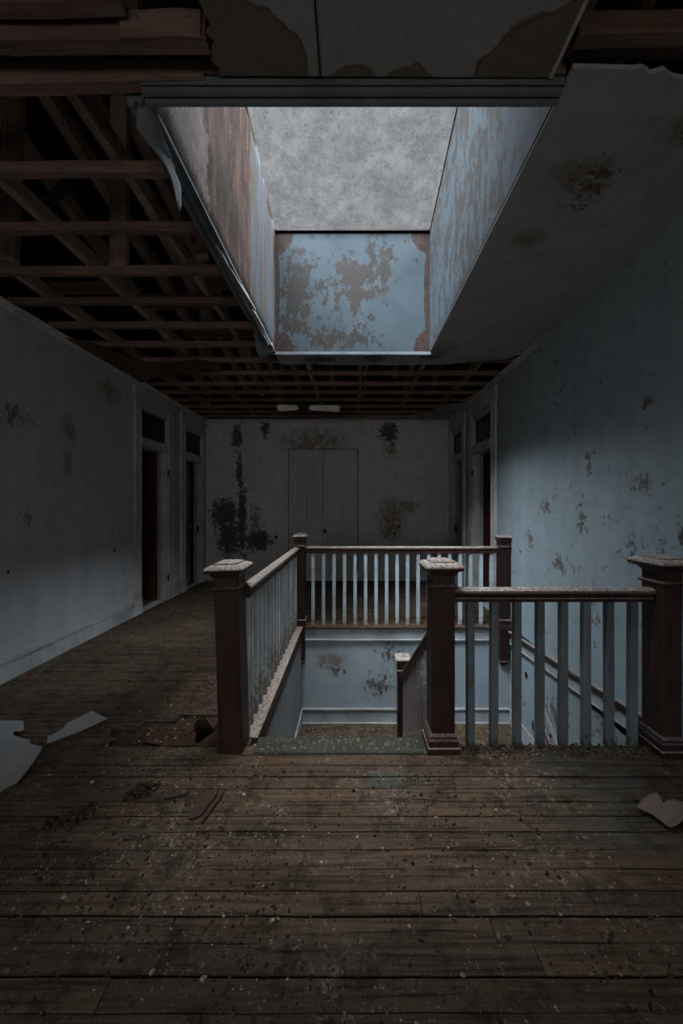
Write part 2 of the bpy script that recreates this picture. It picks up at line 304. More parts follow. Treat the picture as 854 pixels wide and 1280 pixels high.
# ------------------------------------------------------------------ mesh helper
class MB:
    def __init__(s): s.v = []; s.f = []
    def add(s, vs, fs, mat=None):
        k = len(s.v); s.v += [tuple((mat @ Vector(p)) if mat else p) for p in vs]; s.f += [tuple(i + k for i in f) for f in fs]; return s
    def box(s, x0, x1, y0, y1, z0, z1, mat=None):
        vs = [(x, y, z) for z in (z0, z1) for y in (y0, y1) for x in (x0, x1)]
        return s.add(vs, [(0, 2, 3, 1), (4, 5, 7, 6), (0, 1, 5, 4), (2, 6, 7, 3), (0, 4, 6, 2), (1, 3, 7, 5)], mat)
    def prism(s, poly, fn, a, b):          # poly in 2-D, fn(u, v, w) -> point, swept from w=a to w=b
        n = len(poly)
        vs = [fn(u, v, a) for u, v in poly] + [fn(u, v, b) for u, v in poly]
        return s.add(vs, [tuple(range(n))[::-1], tuple(range(n, 2 * n))] + [(i, (i + 1) % n, n + (i + 1) % n, n + i) for i in range(n)])
    def lathe_sq(s, cx, cy, prof):         # square section stack: list of (half width, z)
        vs = []; n = len(prof)
        for h, z in prof: vs += [(cx - h, cy - h, z), (cx + h, cy - h, z), (cx + h, cy + h, z), (cx - h, cy + h, z)]
        fs = [(3, 2, 1, 0), tuple(4 * (n - 1) + i for i in range(4))]
        for k in range(n - 1):
            for i in range(4): fs.append((4 * k + i, 4 * k + (i + 1) % 4, 4 * k + 4 + (i + 1) % 4, 4 * k + 4 + i))
        return s.add(vs, fs)
    def lathe(s, c, prof, n=16, axis='z'):
        vs = []
        for r, h in prof:
            for i in range(n):
                a = 2 * math.pi * i / n; p = (r * math.cos(a), r * math.sin(a), h)
                if axis == 'y': p = (p[0], p[2], p[1])
                if axis == 'x': p = (p[2], p[0], p[1])
                vs.append((c[0] + p[0], c[1] + p[1], c[2] + p[2]))
        fs = [tuple(range(n)), tuple(range(n * (len(prof) - 1), n * len(prof)))]
        for k in range(len(prof) - 1):
            for i in range(n): fs.append((n * k + i, n * k + (i + 1) % n, n * k + n + (i + 1) % n, n * k + n + i))
        return s.add(vs, fs)
    def build(s, name, mat, parent=None, bevel=0.0, smooth=False, seg=1):
        off = Vector(parent_loc(parent)) if parent else Vector((0, 0, 0))
        me = bpy.data.meshes.new(name)
        me.from_pydata([tuple(Vector(p) - off) for p in s.v], [], s.f)
        bm = bmesh.new(); bm.from_mesh(me); bmesh.ops.recalc_face_normals(bm, faces=bm.faces)
        if bevel:
            ed = [e for e in bm.edges if len(e.link_faces) == 2 and e.calc_face_angle(0) > .5]
            bmesh.ops.bevel(bm, geom=ed, offset=bevel, segments=seg, affect='EDGES', profile=.6)
        bm.to_mesh(me); bm.free()
        if smooth:
            for p in me.polygons: p.use_smooth = True
        me.materials.append(mat)
        o = bpy.data.objects.new(name, me); COL.objects.link(o)
        if parent: o.parent = parent
        return o
def parent_loc(p):
    l = Vector(p.location)
    while p.parent: p = p.parent; l = l + Vector(p.location)
    return l
def tag(o, label=None, cat=None, group=None, kind=None):
    if label: o['label'] = label
    if cat: o['category'] = cat
    if group: o['group'] = group
    if kind: o['kind'] = kind
    return o
def empty(name, loc=(0, 0, 0), **k):
    o = bpy.data.objects.new(name, None); COL.objects.link(o); o.location = loc; o.empty_display_size = .1
    return tag(o, **k)
def struct(o, label, cat='wall'): return tag(o, label, cat, None, 'structure')
def dup(o, parent, dx):
    c = o.copy(); COL.objects.link(c); c.parent = parent; c.location = Vector(o.location) + Vector(dx); return c
def flat(x, y, z=0): return (x, y, z)

def slab(name, outer, z0, z1, mat, parent=None, holes=()):
    """flat slab of any outline, with holes"""
    bm = bmesh.new(); loops = []
    for lp in [outer] + list(holes):
        vs = [bm.verts.new((x, y, z1)) for x, y in lp]
        for i in range(len(vs)): bm.edges.new((vs[i], vs[(i + 1) % len(vs)]))
    r = bmesh.ops.triangle_fill(bm, use_beauty=True, edges=bm.edges[:])
    fc = bm.faces[:]
    e = bmesh.ops.extrude_face_region(bm, geom=fc)
    bmesh.ops.translate(bm, verts=[g for g in e['geom'] if isinstance(g, bmesh.types.BMVert)], vec=(0, 0, z0 - z1))
    bmesh.ops.recalc_face_normals(bm, faces=bm.faces)
    if parent: bmesh.ops.translate(bm, verts=bm.verts, vec=-parent_loc(parent))
    me = bpy.data.meshes.new(name); bm.to_mesh(me); bm.free(); me.materials.append(mat)
    o = bpy.data.objects.new(name, me); COL.objects.link(o)
    if parent: o.parent = parent
    return o
def ragged(pts, amp=.02, n=6, seed=1, sides=None):
    """subdivide an outline and jitter it on the chosen sides"""
    r = random.Random(seed); out = []
    for i, p in enumerate(pts):
        q = pts[(i + 1) % len(pts)]; out.append(p)
        if sides is not None and i not in sides: continue
        dx, dy = q[0] - p[0], q[1] - p[1]; L = math.hypot(dx, dy)
        for k in range(1, n):
            a = r.uniform(-amp, amp); t = (k + r.uniform(-.25, .25)) / n
            out.append((p[0] + dx * t - dy / L * a, p[1] + dy * t + dx / L * a))
    return out

# ------------------------------------------------------------------ walls, with openings
WT = .16
DZ, TZ0, TZ1 = 2.35, 2.48, 2.90          # door head, transom bottom and top
LD = [(4.94, 5.67), (6.25, 6.97)]        # door openings in the left wall (y range)
RD = [(4.97, 5.75), (6.27, 6.96)]        # door openings in the right wall
def side_wall(name, x0, x1, ops, mat, label):
    m = MB(); ys = YN
    for a, b in ops:
        m.box(x0, x1, ys, a, GZ, ZC); m.box(x0, x1, a, b, TZ1, ZC); m.box(x0, x1, a, b, GZ, 0); ys = b
    m.box(x0, x1, ys, YF + WT, GZ, ZC)
    return struct(m.build(name, mat), label)
wl = side_wall('wall_left', XL - WT, XL, LD, M['wall_left'], 'long pale plaster wall with two doorways, left of the stair hall')
wr = side_wall('wall_right', XR, XR + WT, RD, M['wall_right'], 'blue-grey flaking plaster wall beside the stairwell')
wf = struct(MB().box(XL, XR, YF, YF + WT, GZ, ZC).build('wall_far', M['wall_far']), 'stained grey plaster wall at the far end of the hall')
m = MB(); m.box(-1.275, -.59, YF - .022, YF, .2, 2.645); m.box(-.583, .113, YF - .022, YF, .2, 2.645)
MB().box(-1.29, .128, YF - .006, YF, .2, 2.66).build('panel_gap', M['gap'], wf)  # dark seam between the boards, and shade line painted round the panel
pb = m.build('boarded_doorway', M['board'], wf, .003); pb['label'] = 'grey board panel closing an old doorway'
NW = [(-2.05, -1.05), (.25, 1.25)]
m = MB(); xs = [XL] + [v for w_ in NW for v in w_] + [XR]
for i in range(0, len(xs), 2): m.box(xs[i], xs[i + 1], YN - WT, YN, GZ, 6.1)
for a_, b_ in NW: m.box(a_, b_, YN - WT, YN, GZ, .9); m.box(a_, b_, YN - WT, YN, 2.6, 6.1)
struct(MB().box(XL - WT, XL, YN, YF, ZC, 6.2).box(XR, XR + WT, YN, YF, ZC, 6.2).box(XL, XR, YF, YF + WT, ZC, 4.0).build('wall_attic', M['roof']), 'dark boarded sides of the attic above the joists')
wn = struct(m.build('wall_near', M['wall_plain']), 'plain plaster wall behind the viewer')
for k, (a_, b_) in enumerate(NW):  # unseen windows, added as openings for the fill lamps
    w_ = empty('window_%d' % (6 + k), ((a_ + b_) / 2, YN, .9)); struct(w_, 'plain white window behind the viewer', 'window')
    m = MB()
    for x0, x1, z0, z1 in ((a_, a_ + .05, .9, 2.6), (b_ - .05, b_, .9, 2.6), (a_ + .05, b_ - .05, .9, .95), (a_ + .05, b_ - .05, 2.55, 2.6), (a_ + .05, b_ - .05, 1.73, 1.77)): m.box(x0, x1, YN - .1, YN - .05, z0, z1)
    m.build('window_frame', M['trim'], w_, .003)
# the rest of the house around the hall, so that no daylight leaks in
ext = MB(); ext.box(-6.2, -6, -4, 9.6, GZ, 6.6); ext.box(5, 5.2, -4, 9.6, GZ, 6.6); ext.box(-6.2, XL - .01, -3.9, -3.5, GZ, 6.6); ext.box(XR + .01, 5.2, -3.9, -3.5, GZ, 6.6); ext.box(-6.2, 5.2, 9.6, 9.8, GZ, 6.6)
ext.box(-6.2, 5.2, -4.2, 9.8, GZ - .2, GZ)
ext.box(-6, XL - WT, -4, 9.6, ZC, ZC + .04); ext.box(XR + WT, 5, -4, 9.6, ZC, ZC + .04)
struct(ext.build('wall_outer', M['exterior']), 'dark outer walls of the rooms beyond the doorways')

# ------------------------------------------------------------------ floor
hole = [(-1.115, 2.53), (-.965, 2.535), (-.90, 2.47), (-.955, 2.36), (-.985, 2.285), (-1.02, 2.27), (-1.05, 2.37), (-1.10, 2.43)]
fl = slab('floor', [(-6, -4), (5, -4), (5, 9.6), (-6, 9.6)], -.16, -.032, M['subfloor'], None,
          [[(WX0, WY0), (WX0, WY1), (WX1 + .0, WY1), (WX1 + .0, WY0)], hole])
struct(fl, 'worn dark floorboards strewn with plaster crumbs', 'floor')
P = .083; Y0 = 2.122
def plank(x0, x1, y0, y1, seed, rag0=0, rag1=0):
    r = random.Random(seed); n = max(2, int((x1 - x0) / .16)); vs = []; zt = r.uniform(-.0015, .0015)
    for i in range(n + 1):
        x = x0 + (x1 - x0) * i / n
        ja, jb = r.uniform(-.0016, .0016), r.uniform(-.0016, .0016)
        xa = xb = x
        if i == 0: xa += r.uniform(0, rag0); xb += r.uniform(0, rag0)
        if i == n: xa -= r.uniform(0, rag1); xb -= r.uniform(0, rag1)
        z = zt + r.uniform(-.0012, .0012)
        vs += [(xa, y0 + ja, -.032), (xa, y0 + ja, z), (xb, y1 + jb, z), (xb, y1 + jb, -.032)]
    fs = [(0, 1, 2, 3), tuple(4 * n + i for i in (3, 2, 1, 0))]
    for i in range(n):
        a = 4 * i
        fs += [(a, a + 4, a + 5, a + 1), (a + 1, a + 5, a + 6, a + 2), (a + 2, a + 6, a + 7, a + 3)]
    return vs, fs
far_m = MB()
row = -40
seed = 0
while True:
    y0 = Y0 + row * P; y1 = y0 + P - R.choice((.0028, .0035, .0045, .0075))
    if y0 > YF - .01: break
    y1 = min(y1, YF)
    segs = [(XL, XR)]
    if y1 > WY0 and y0 < WY1: segs = [(XL, WX0 - .015)]
    cuts = []
    for a, b in segs:
        xs = [a]
        while b - xs[-1] > 2.8: xs.append(xs[-1] + R.uniform(1.3, 2.6))
        xs.append(b)
        for i in range(len(xs) - 1): cuts.append((xs[i] + (.0015 if i else 0), xs[i + 1] - .0015, 0, 0))
    if 2.24 < (y0 + y1) / 2 < 2.56:            # rotten boards next to the newel post
        ends = [-1.42, -1.52, -1.36, -1.22, -1.30]; e = ends[int(((y0 + y1) / 2 - 2.24) / .083) % 5]
        cuts = [(XL, e, 0, .12)]
        rr = {0: -.86, 1: -.84, 2: -.80, 3: -.79}.get(int(((y0 + y1) / 2 - 2.24) / .083), -.8)
        cuts.append((rr, WX0 - .015, .04, 0))
    for a, b, r0, r1 in cuts:
        seed += 1
        vs, fs = plank(a, b, y0, y1, seed, r0, r1)
        if -.9 < y0 < 3.9:
            MB().add(vs, fs).build('floorboard', M['floor'], fl)
        else: far_m.add(vs, fs)
    row += 1
o = far_m.build('floorboards_in_the_distance', M['floor_far'], fl); o['kind'] = 'stuff'
# side room floors
for (a, b, n) in ((-6, XL, 'side_room_floor'), (XR, 5, 'side_room_floor')):
    MB().box(a, b, -4, 9.6, -.032, -.004).build(n, M['floor_far'], fl)

# ------------------------------------------------------------------ stairwell
wlm = MB().box(WX0 - .12, WX0, WY0 - .35, WY1 + .1, GZ, -.16)
struct(wlm.build('wall_stairwell_left', M['well_side']), 'grimy plaster side wall of the stairwell below the left balustrade')
struct(MB().box(WX0, WX1, WY1, WY1 + .1, GZ, -.16).build('wall_stairwell_far', M['well']), 'pale blue plaster wall below the far balustrade')
t = MB(); t.box(WX0, WX1, WY1 - .018, WY1, -.165, -.03); t.box(WX0, WX1, WY1 - .03, WY1, -.178, -.160)
struct(t.build('trim_1', M['trim_blue'], None, .003), 'pale blue fascia board under the far balustrade', 'trim')
t = MB(); t.box(WX0 - .05, WX1, WY1 - .045, WY1 + .02, -.032, .006)
struct(t.build('trim_2', M['board_edge'], None, .006), 'dark nosing board along the far edge of the stairwell', 'trim')
t = MB(); t.box(WX0 - .10, WX0 + .022, WY0 + .02, WY1, -.030, .012); t.box(WX0 - .02, WX0 + .012, WY0 + .02, WY1, -.05, -.03); t.box(WX0 - .02, WX0 + .006, WY0 + .02, WY1, -.17, -.05)
struct(t.build('trim_3', M['brown_rail_y'], None, .004), 'dusty brown nosing along the left edge of the stairwell', 'trim')
t = MB(); t.box(WX0, WX1, WY0 - .03, WY0, -.26, -.03)
struct(t.build('trim_4', M['board_edge']), 'dark header board under the near edge of the stairwell', 'trim')
def incl(x0, x1, ya, yb, za, zb, h):           # inclined board between (ya, za) and (yb, zb)
    return ([(x, y, z) for x in (x0, x1) for (y, z) in ((ya, za), (yb, zb), (yb, zb + h), (ya, za + h))],
            [(0, 1, 2, 3), (7, 6, 5, 4), (0, 4, 5, 1), (1, 5, 6, 2), (2, 6, 7, 3), (3, 7, 4, 0)])
t = MB().add(*incl(XR - .05, XR, 2.24, WY1, .07, -.085, .035)); t.add(*incl(XR - .035, XR, 2.24, WY1, .045, -.11, .028))
struct(t.build('trim_5', M['brown_rail_y'], None, .004), 'brown ledge moulding running along the right stairwell wall', 'trim')
t = MB().add(*incl(XR - .02, XR, 2.24, WY1, -.06, -.20, .11)); t.add(*incl(XR - .028, XR, 2.24, WY1, -.072, -.212, .014))
struct(t.build('trim_6', M['trim_blue'], None, .003), 'pale blue board under the brown ledge moulding on the right', 'trim')
# landing and stairs
LY = 3.70
ld = struct(MB().box(WX0, WX1, LY, WY1, LZ - .14, LZ).build('landing', M['landing'], None), 'debris-covered stair landing below the far balustrade', 'floor')
m = MB(); bz = LZ + .17
m.box(WX0, WX1, WY1 - .018, WY1, LZ, bz); m.box(WX0, WX1, WY1 - .03, WY1, bz, bz + .022); m.box(WX0, WX1, WY1 - .035, WY1, LZ, LZ + .02)
struct(m.build('baseboard_landing_far', M['trim_blue'], None, .003), 'pale dusty baseboard at the back of the landing', 'baseboard')
for nm, x0, x1, s in (('baseboard_landing_left', WX0, WX0 + .018, 1), ('baseboard_landing_right', XR - .018, XR, -1)):
    m = MB(); m.box(x0, x1, LY, WY1 - .03, LZ, bz); m.box(min(x0, x0 + .0), x1, LY, WY1 - .03, bz, bz + .02)
    struct(m.build(nm, M['trim_blue'], None, .003), 'pale baseboard on the %s side of the landing' % ('left' if s > 0 else 'right'), 'baseboard')
st = empty('staircase', (0, WY0, 0), label='dusty dark stair flights going down through the floor opening', cat='staircase')
nr = 7; rise = -LZ / nr; run = (LY - WY0) / (nr - 1)
XM = .56
for i in range(nr - 1):
    z = -(i + 1) * rise; y = WY0 + i * run
    MB().box(WX0 + .002, XM - .03, y - .0, y + run + .02, z - .03, z).build('tread', M['floor_far'], st, .006)
for i in range(nr):
    z = -(i + 1) * rise; y = WY0 + i * run
    MB().box(WX0 + .002, XM - .03, y + .003, y + .02, z, z + rise - .03).build('riser', M['trim_blue'], st)
for i in range(11):
    z = LZ - (i + 1) * rise; y = LY - i * run
    MB().box(XM + .04, XR - .002, y - run - .02, y, z - .03, z).build('tread', M['floor_far'], st, .006)
    MB().box(XM + .04, XR - .002, y - .02, y - .003, z, z + rise - .03).build('riser', M['trim_blue'], st)
MB().add(*incl(XM - .03, XM + .01, WY0 + .03, LY + .05, -.22, LZ - .02, .30)).build('stringer', M['baluster_worn'], st, .004)
MB().box(XM - .02, XM + .03, .4, LY, GZ, LZ - .16).build('spandrel_wall', M['well_side'], st)

# floor edge: linoleum nosing at the head of the stairs
no = MB().box(-.60, .46, 2.128, 2.275, -.002, .012).build('stair_nosing', M['lino'], None, .005)
struct(no, 'green speckled linoleum nosing strip at the head of the stairs', 'trim')

# ------------------------------------------------------------------ newel posts
def cap(mb, cx, cy, z, w=.118, pad=None):
    h = w
    mb.lathe_sq(cx, cy, [(h - .028, z), (h - .006, z + .008), (h, z + .022), (h - .004, z + .034), (h - .020, z + .047), (h - .042, z + .051)])
    if pad is not None: pad.lathe_sq(cx, cy, [(h - .044, z + .049), (h - .046, z + .060), (h - .075, z + .068), (h - .11, z + .071)])
def newel(name, x, y, zb, zt, half, label, base=False, pendant=None, tilt=0, paneled=False, w=.118, cat='newel post', zfloor=0):
    r = empty(name, (x, y, zfloor), label=label, cat=cat)
    zc = zt - .071
    s = MB(); s.lathe_sq(x, y, [(half, zb), (half, zc + .004)]); s.build('post', M['brown'], r, .006)
    c = MB(); pd = MB(); cap(c, x, y, zc, w, pd); cp = c.build('cap', M['brown_cap'], r, .0)
    pd.build('cap_block', M['brown_cap'], cp, .002)
    md = cp.modifiers.new('Bevel', 'BEVEL'); md.width = .004; md.segments = 2
    MB().lathe_sq(x, y, [(half + .002, zc - .028), (half + .012, zc - .01), (w - .026, zc)]).build('neck_moulding', M['brown'], r, .002)
    MB().lathe_sq(x, y, [(half, zc - .107), (half + .010, zc - .102), (half + .013, zc - .095), (half + .010, zc - .088), (half, zc - .083)]).build('ring_moulding', M['brown'], r, 0)
    if base:
        MB().lathe_sq(x, y, [(half + .026, zfloor + .0), (half + .026, zfloor + .038), (half + .018, zfloor + .042), (half + .018, zfloor + .078), (half + .012, zfloor + .09), (half + .012, zfloor + .10), (half, zfloor + .118)]).build('base_moulding', M['brown'], r, .002)
    if pendant:
        MB().lathe_sq(x, y, [(half, .10), (half + .006, .095), (half + .012, .085), (half + .010, .06), (half + .003, .05), (half + .003, -.03)]).build('collar', M['brown'], r, .002)
        MB().lathe_sq(x, y, [(half, zb), (half + .006, zb - .01), (half - .01, zb - .03), (.012, zb - .085)]).build('pendant_drop', M['brown'], r, .002)
    if paneled:
        q = MB()
        for dx in (-half + .018, half - .018): q.box(x + dx - .003, x + dx + .003, y - half - .003, y - half + .001, .02, zc - .13)
        q.build('corner_bead', M['brown'], r)
    if tilt: r.rotation_euler = (0, tilt, 0)
    return r
newel('newel_post', -.735, 2.205, 0, 1.165, .074, 'leaning brown newel post beside the rotten floor hole, left of the stair nosing', tilt=math.radians(-1.7), paneled=True)
newel('newel_post', .557, 2.215, 0, 1.175, .072, 'brown newel post with stepped base, right of the stair nosing', base=True)
newel('newel_post', 1.945, 2.19, 0, 1.20, .08, 'brown newel post against the blue wall at right end of the near balustrade', base=True, w=.135)
newel('newel_post', -.648, 4.425, -.42, 1.17, .064, 'brown corner newel post with pendant drop where left and far balustrades meet', pendant=True, w=.088)
newel('newel_post', 1.900, 4.425, -.42, 1.16, .062, 'brown newel post with pendant drop at right end of the far balustrade', pendant=True, w=.085)
newel('newel_post', XM + .005, 3.90, LZ, -.13, .062, 'lower newel post standing on the landing at foot of the inner stair rail', w=.088, zfloor=LZ)

# ------------------------------------------------------------------ balustrades
RP = [(-.030, 0), (-.030, .018), (-.024, .024), (-.024, .032), (-.042, .042), (-.045, .056), (-.040, .070), (-.022, .082), (0, .086), (.022, .082), (.040, .070), (.045, .056), (.042, .042), (.024, .032), (.024, .024), (.030, .018), (.030, 0)]
ZR = .91
def rail(name, parent, fn, a, b, mat): return MB().prism(RP, fn, a, b).build(name, mat, parent)
# near balustrade
b1 = empty('balustrade', (1.2, 2.2, 0), label='near balustrade of grey-blue balusters with a brown rail, between mid newel and right wall', cat='balustrade')
rail('handrail', b1, lambda u, v, w: (w, 2.2 + u, ZR + v), .628, 1.87, M['brown_rail'])
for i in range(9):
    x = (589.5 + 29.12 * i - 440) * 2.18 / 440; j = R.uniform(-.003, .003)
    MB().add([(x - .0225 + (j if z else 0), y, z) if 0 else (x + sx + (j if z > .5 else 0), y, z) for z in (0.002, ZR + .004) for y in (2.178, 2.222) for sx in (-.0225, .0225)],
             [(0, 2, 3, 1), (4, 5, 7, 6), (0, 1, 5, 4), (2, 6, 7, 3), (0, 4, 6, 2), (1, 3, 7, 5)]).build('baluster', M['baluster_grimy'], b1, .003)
# left balustrade
b2 = empty('balustrade', (-.69, 3.3, 0), label='left balustrade running back along the stairwell, paint worn to wood', cat='balustrade')
rail('handrail', b2, lambda u, v, w: (-.692 + u, w, ZR + v), 2.275, 4.40, M['brown_rail_y'])
for i in range(16):
    y = 2.41 + i * .127
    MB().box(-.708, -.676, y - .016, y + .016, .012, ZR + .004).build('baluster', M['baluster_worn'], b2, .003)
MB().box(-.715, -.668, 2.281, 2.318, .0, ZR).build('end_stile', M['baluster_worn'], b2, .003)
MB().box(-.72, -.655, 2.29, 4.39, .0, .014).build('bottom_rail', M['brown_rail_y'], b2, .003)
# far balustrade
b3 = empty('balustrade', (.6, 4.46, 0), label='far balustrade of pale blue balusters with a brown rail, in front of the back hall', cat='balustrade')
rail('handrail', b3, lambda u, v, w: (w, 4.46 + u, ZR + v), -.61, 1.838, M['brown_rail'])
for i in range(18):
    x = (391.5 + 13.12 * i - 440) * 4.46 / 440
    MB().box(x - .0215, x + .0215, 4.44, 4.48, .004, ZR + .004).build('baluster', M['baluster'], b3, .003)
# inner stair balustrade
b4 = empty('balustrade', (XM, 3.0, -.6), label='sloping inner balustrade that follows the stair down to the landing', cat='balustrade')
SL = LZ / (LY + .05 - WY0)
def rz(y): return .62 + (y - 2.36) * -.70
MB().prism(RP, lambda u, v, w: (XM + u, w, rz(w) + v), 2.287, 3.84).build('handrail', M['brown_rail_y'], b4)
for i in range(11):
    y = 2.40 + i * .135
    zb = -.22 + .30 + (y - WY0 - .03) * (LZ - .02 + .22) / (LY + .02 - WY0) - .01
    MB().box(XM - .016, XM + .016, y - .016, y + .016, zb, rz(y) + .004).build('baluster', M['baluster_worn'], b4, .003)
# wall handrail of the lower flight
h = empty('wall_handrail', (XR, 3.4, -.8), label='brown handrail on the right wall of the lower stair flight', cat='handrail')
MB().prism([(-.02, 0), (-.02, .05), (0, .06), (.02, .05), (.02, 0)], lambda u, v, w: (XR - .05 + u, w, -.62 + (w - 3.66) * .95 + v), 3.62, 1.4).build('rail', M['brown_rail_y'], h, .004)
for y in (3.5, 2.6, 1.7): MB().box(XR - .05, XR, y - .015, y + .015, -.64 + (y - 3.66) * .95, -.61 + (y - 3.66) * .95).build('bracket', M['iron'], h)
t = MB().add(*incl(XR - .016, XR, 1.4, 3.70, -.50 + (1.4 - 3.7) * .95, -.50, .018))
struct(t.build('trim_7', M['trim_blue']), 'thin pale strip above the lower wall handrail', 'trim')

# ------------------------------------------------------------------ doors, casings, transoms, baseboards
def casing(side, X, y0, y1, n, label, ya=None, yb=None):
    s = 1 if side == 'left' else -1            # casing protrudes towards +x on the left wall
    def bx(m, d0, d1, a, b, z0, z1):
        x0, x1 = X + s * d0, X + s * d1; m.box(min(x0, x1), max(x0, x1), a, b, z0, z1)
    e = empty('trim_%d' % n, (X, (y0 + y1) / 2, 0)); struct(e, label, 'door casing')
    wa = (y0 - (ya if ya is not None else y0 - .15)); wb = ((yb if yb is not None else y1 + .15) - y1)
    for a, b in ((y0 - wa, y0), (y1, y1 + wb)):
        m = MB(); bx(m, 0, .022, a, b, .0, 2.98)
        if b - a > .07: bx(m, .022, .03, a + .012, a + .03, .24, 2.96); bx(m, .022, .03, b - .03, b - .012, .24, 2.96)
        m.build('side_casing', M['trim'], e, .003)
        m = MB(); bx(m, 0, .034, a - .005 if a > 0 else a, b, 0, .23); m.build('plinth', M['trim'], e, .004)
    m = MB(); bx(m, 0, .026, y0 - wa - .01, y1 + wb + .01, 2.98, 3.10); bx(m, 0, .04, y0 - wa - .025, y1 + wb + .015, 3.10, 3.125); bx(m, 0, .055, y0 - wa - .035, y1 + wb + .02, 3.125, 3.15)
    m.build('head_casing', M['trim'], e, .003)
    m = MB(); bx(m, -.16, .024, y0, y1, DZ, TZ0); m.build('transom_bar', M['trim'], e, .004)
    m = MB()
    bx(m, -.16, 0, y0, y0 + .022, 0, TZ1); bx(m, -.16, 0, y1 - .022, y1, 0, TZ1); bx(m, -.16, 0, y0, y1, TZ1 - .022, TZ1); bx(m, -.11, -.09, y1 - .036, y1 - .022, 0, DZ)
    m.build('jamb', M['trim'], e, .002)
    return e
def transom(side, X, y0, y1, n, label):
    s = 1 if side == 'left' else -1
    w = empty('window_%d' % n, (X, (y0 + y1) / 2, TZ0)); struct(w, label, 'window')
    x = sorted((X - s * .03, X - s * .055)); m = MB()
    m.box(x[0], x[1], y0 + .022, y0 + .052, TZ0, TZ1 - .022); m.box(x[0], x[1], y1 - .052, y1 - .022, TZ0, TZ1 - .022)
    m.box(x[0], x[1], y0 + .052, y1 - .052, TZ0, TZ0 + .03); m.box(x[0], x[1], y0 + .052, y1 - .052, TZ1 - .052, TZ1 - .022)
    m.build('sash', M['door'], w, .003)
    x = sorted((X - s * .040, X - s * .045)); MB().box(x[0], x[1], y0 + .052, y1 - .052, TZ0 + .03, TZ1 - .052).build('pane', M['pane_dark'], w)
def leaf(n, hx, hy, ang, width, mat, label, knobs=True):
    """panelled door leaf; built along local +x, hinged at the origin, face towards -y"""
    d = empty('door_%d' % n, (hx, hy, .012)); struct(d, label, 'door'); T = .038; H = DZ - .02
    def q(name, x0, x1, y0, y1, z0, z1, mt=mat, bv=.003):
        m = MB().box(x0 + hx, x1 + hx, y0 + hy, y1 + hy, z0 + .012, z1 + .012); return m.build(name, mt, d, bv)
    q('stile', 0, .11, 0, T, 0, H); q('stile', width - .11, width, 0, T, 0, H)
    zs = [(0, .22), (.62, .74), (1.02, 1.16), (H - .13, H)]
    for a, b in zs: q('cross_rail', .11, width - .11, 0, T, a, b)
    for (a, b) in ((.22, .62), (.74, 1.02), (1.16, H - .13)):
        q('door_panel', .11, width - .11, .012, T - .012, a, b); q('door_panel', .16, width - .16, .006, T - .006, a + .05, b - .05)
    k = MB()
    k.lathe((width - .06 + hx, hy - .028, 1.08 + .012), [(.008, 0), (.022, .006), (.028, .02), (.008, .026), (.008, .03)][::-1] and [(.012, -.012), (.024, -.004), (.027, .006), (.015, .018), (.009, .028)], 14, 'y')
    k.build('knob', M['knob'], d, 0, True)
    d.rotation_euler = (0, 0, ang); return d
LE = (YF - .02)
casing('left', XL, *LD[0], 11, 'dirty white casing around the nearer doorway on the left', 4.787, 5.82)
casing('left', XL, *LD[1], 12, 'dirty white casing around the farther doorway on the left', 6.09, YF - .002)
casing('right', XR, *RD[0], 13, 'dirty white casing around the nearer doorway on the right', 4.80, 5.92)
casing('right', XR, *RD[1], 14, 'dirty white casing around the farther doorway on the right', 6.12, YF - .002)
transom('left', XL, *LD[0], 2, 'dark transom window over the nearer left doorway')
transom('left', XL, *LD[1], 3, 'dark transom window over the farther left doorway')
transom('right', XR, *RD[0], 4, 'dark transom window over the nearer right doorway')
transom('right', XR, *RD[1], 5, 'dark transom window over the farther right doorway')
leaf(1, XL - WT - .01, LD[0][1] - .02, math.radians(180), .68, M['door'], 'red-brown panelled door standing open in the nearer left doorway').scale = (1, 1, 1)
leaf(2, XL - WT - .002, LD[1][0] + .025, math.radians(93.5), .655, M['door_grey'], 'grey-brown door almost closed in the farther left doorway')
leaf(3, XR + WT + .01, RD[0][1] - .07, 0, .70, M['door'], 'red-brown door standing open in the nearer right doorway')
leaf(4, XR + WT + .045, RD[1][0] + .035, math.radians(35), .62, M['door_grey'], 'grey-brown door swung open in the farther right doorway')
# hinge leaves and strike plates on the visible jambs, small iron parts of the casings
cs = {o.name: o for o in COL.objects if o.name.startswith('trim_1') and o.type == 'EMPTY'}
for z in (1.98, .30): MB().box(XL - .006, XL + .024, LD[0][1] - .004, LD[0][1] + .03, z, z + .10).build('hinge', M['iron'], cs['trim_11'], .002)
MB().box(XR - .024, XR + .004, RD[0][1] - .004, RD[0][1] + .03, 2.0, 2.10).build('hinge', M['iron'], cs['trim_13'], .002)
MB().box(XL - .10, XL - .05, LD[1][1] - .025, LD[1][1] - .021, .98, 1.12).build('strike_plate', M['iron'], cs['trim_12'], .001)
MB().box(XR + .05, XR + .10, RD[1][1] - .025, RD[1][1] - .021, .98, 1.12).build('strike_plate', M['iron'], cs['trim_14'], .001)
def base(name, segs, axis, X, s, label):
    m = MB()
    for a, b in segs:
        for d, z0, z1 in ((.018, 0, .155), (.026, .155, .170), (.014, .170, .185)):
            if axis == 'y': x0, x1 = sorted((X, X + s * d)); m.box(x0, x1, a, b, z0, z1)
            else: m.box(a, b, X - d, X, z0, z1)
    struct(m.build(name, M['trim_blue'] if 'left' in name else M['trim'], None, .002), label, 'baseboard')
base('baseboard_left', [(YN, 4.78), (5.83, 6.08)], 'y', XL, 1, 'pale blue moulded baseboard along the left wall')
base('baseboard_far', [(XL + .03, XR - .03)], 'x', YF, -1, 'grey moulded baseboard under the far wall')
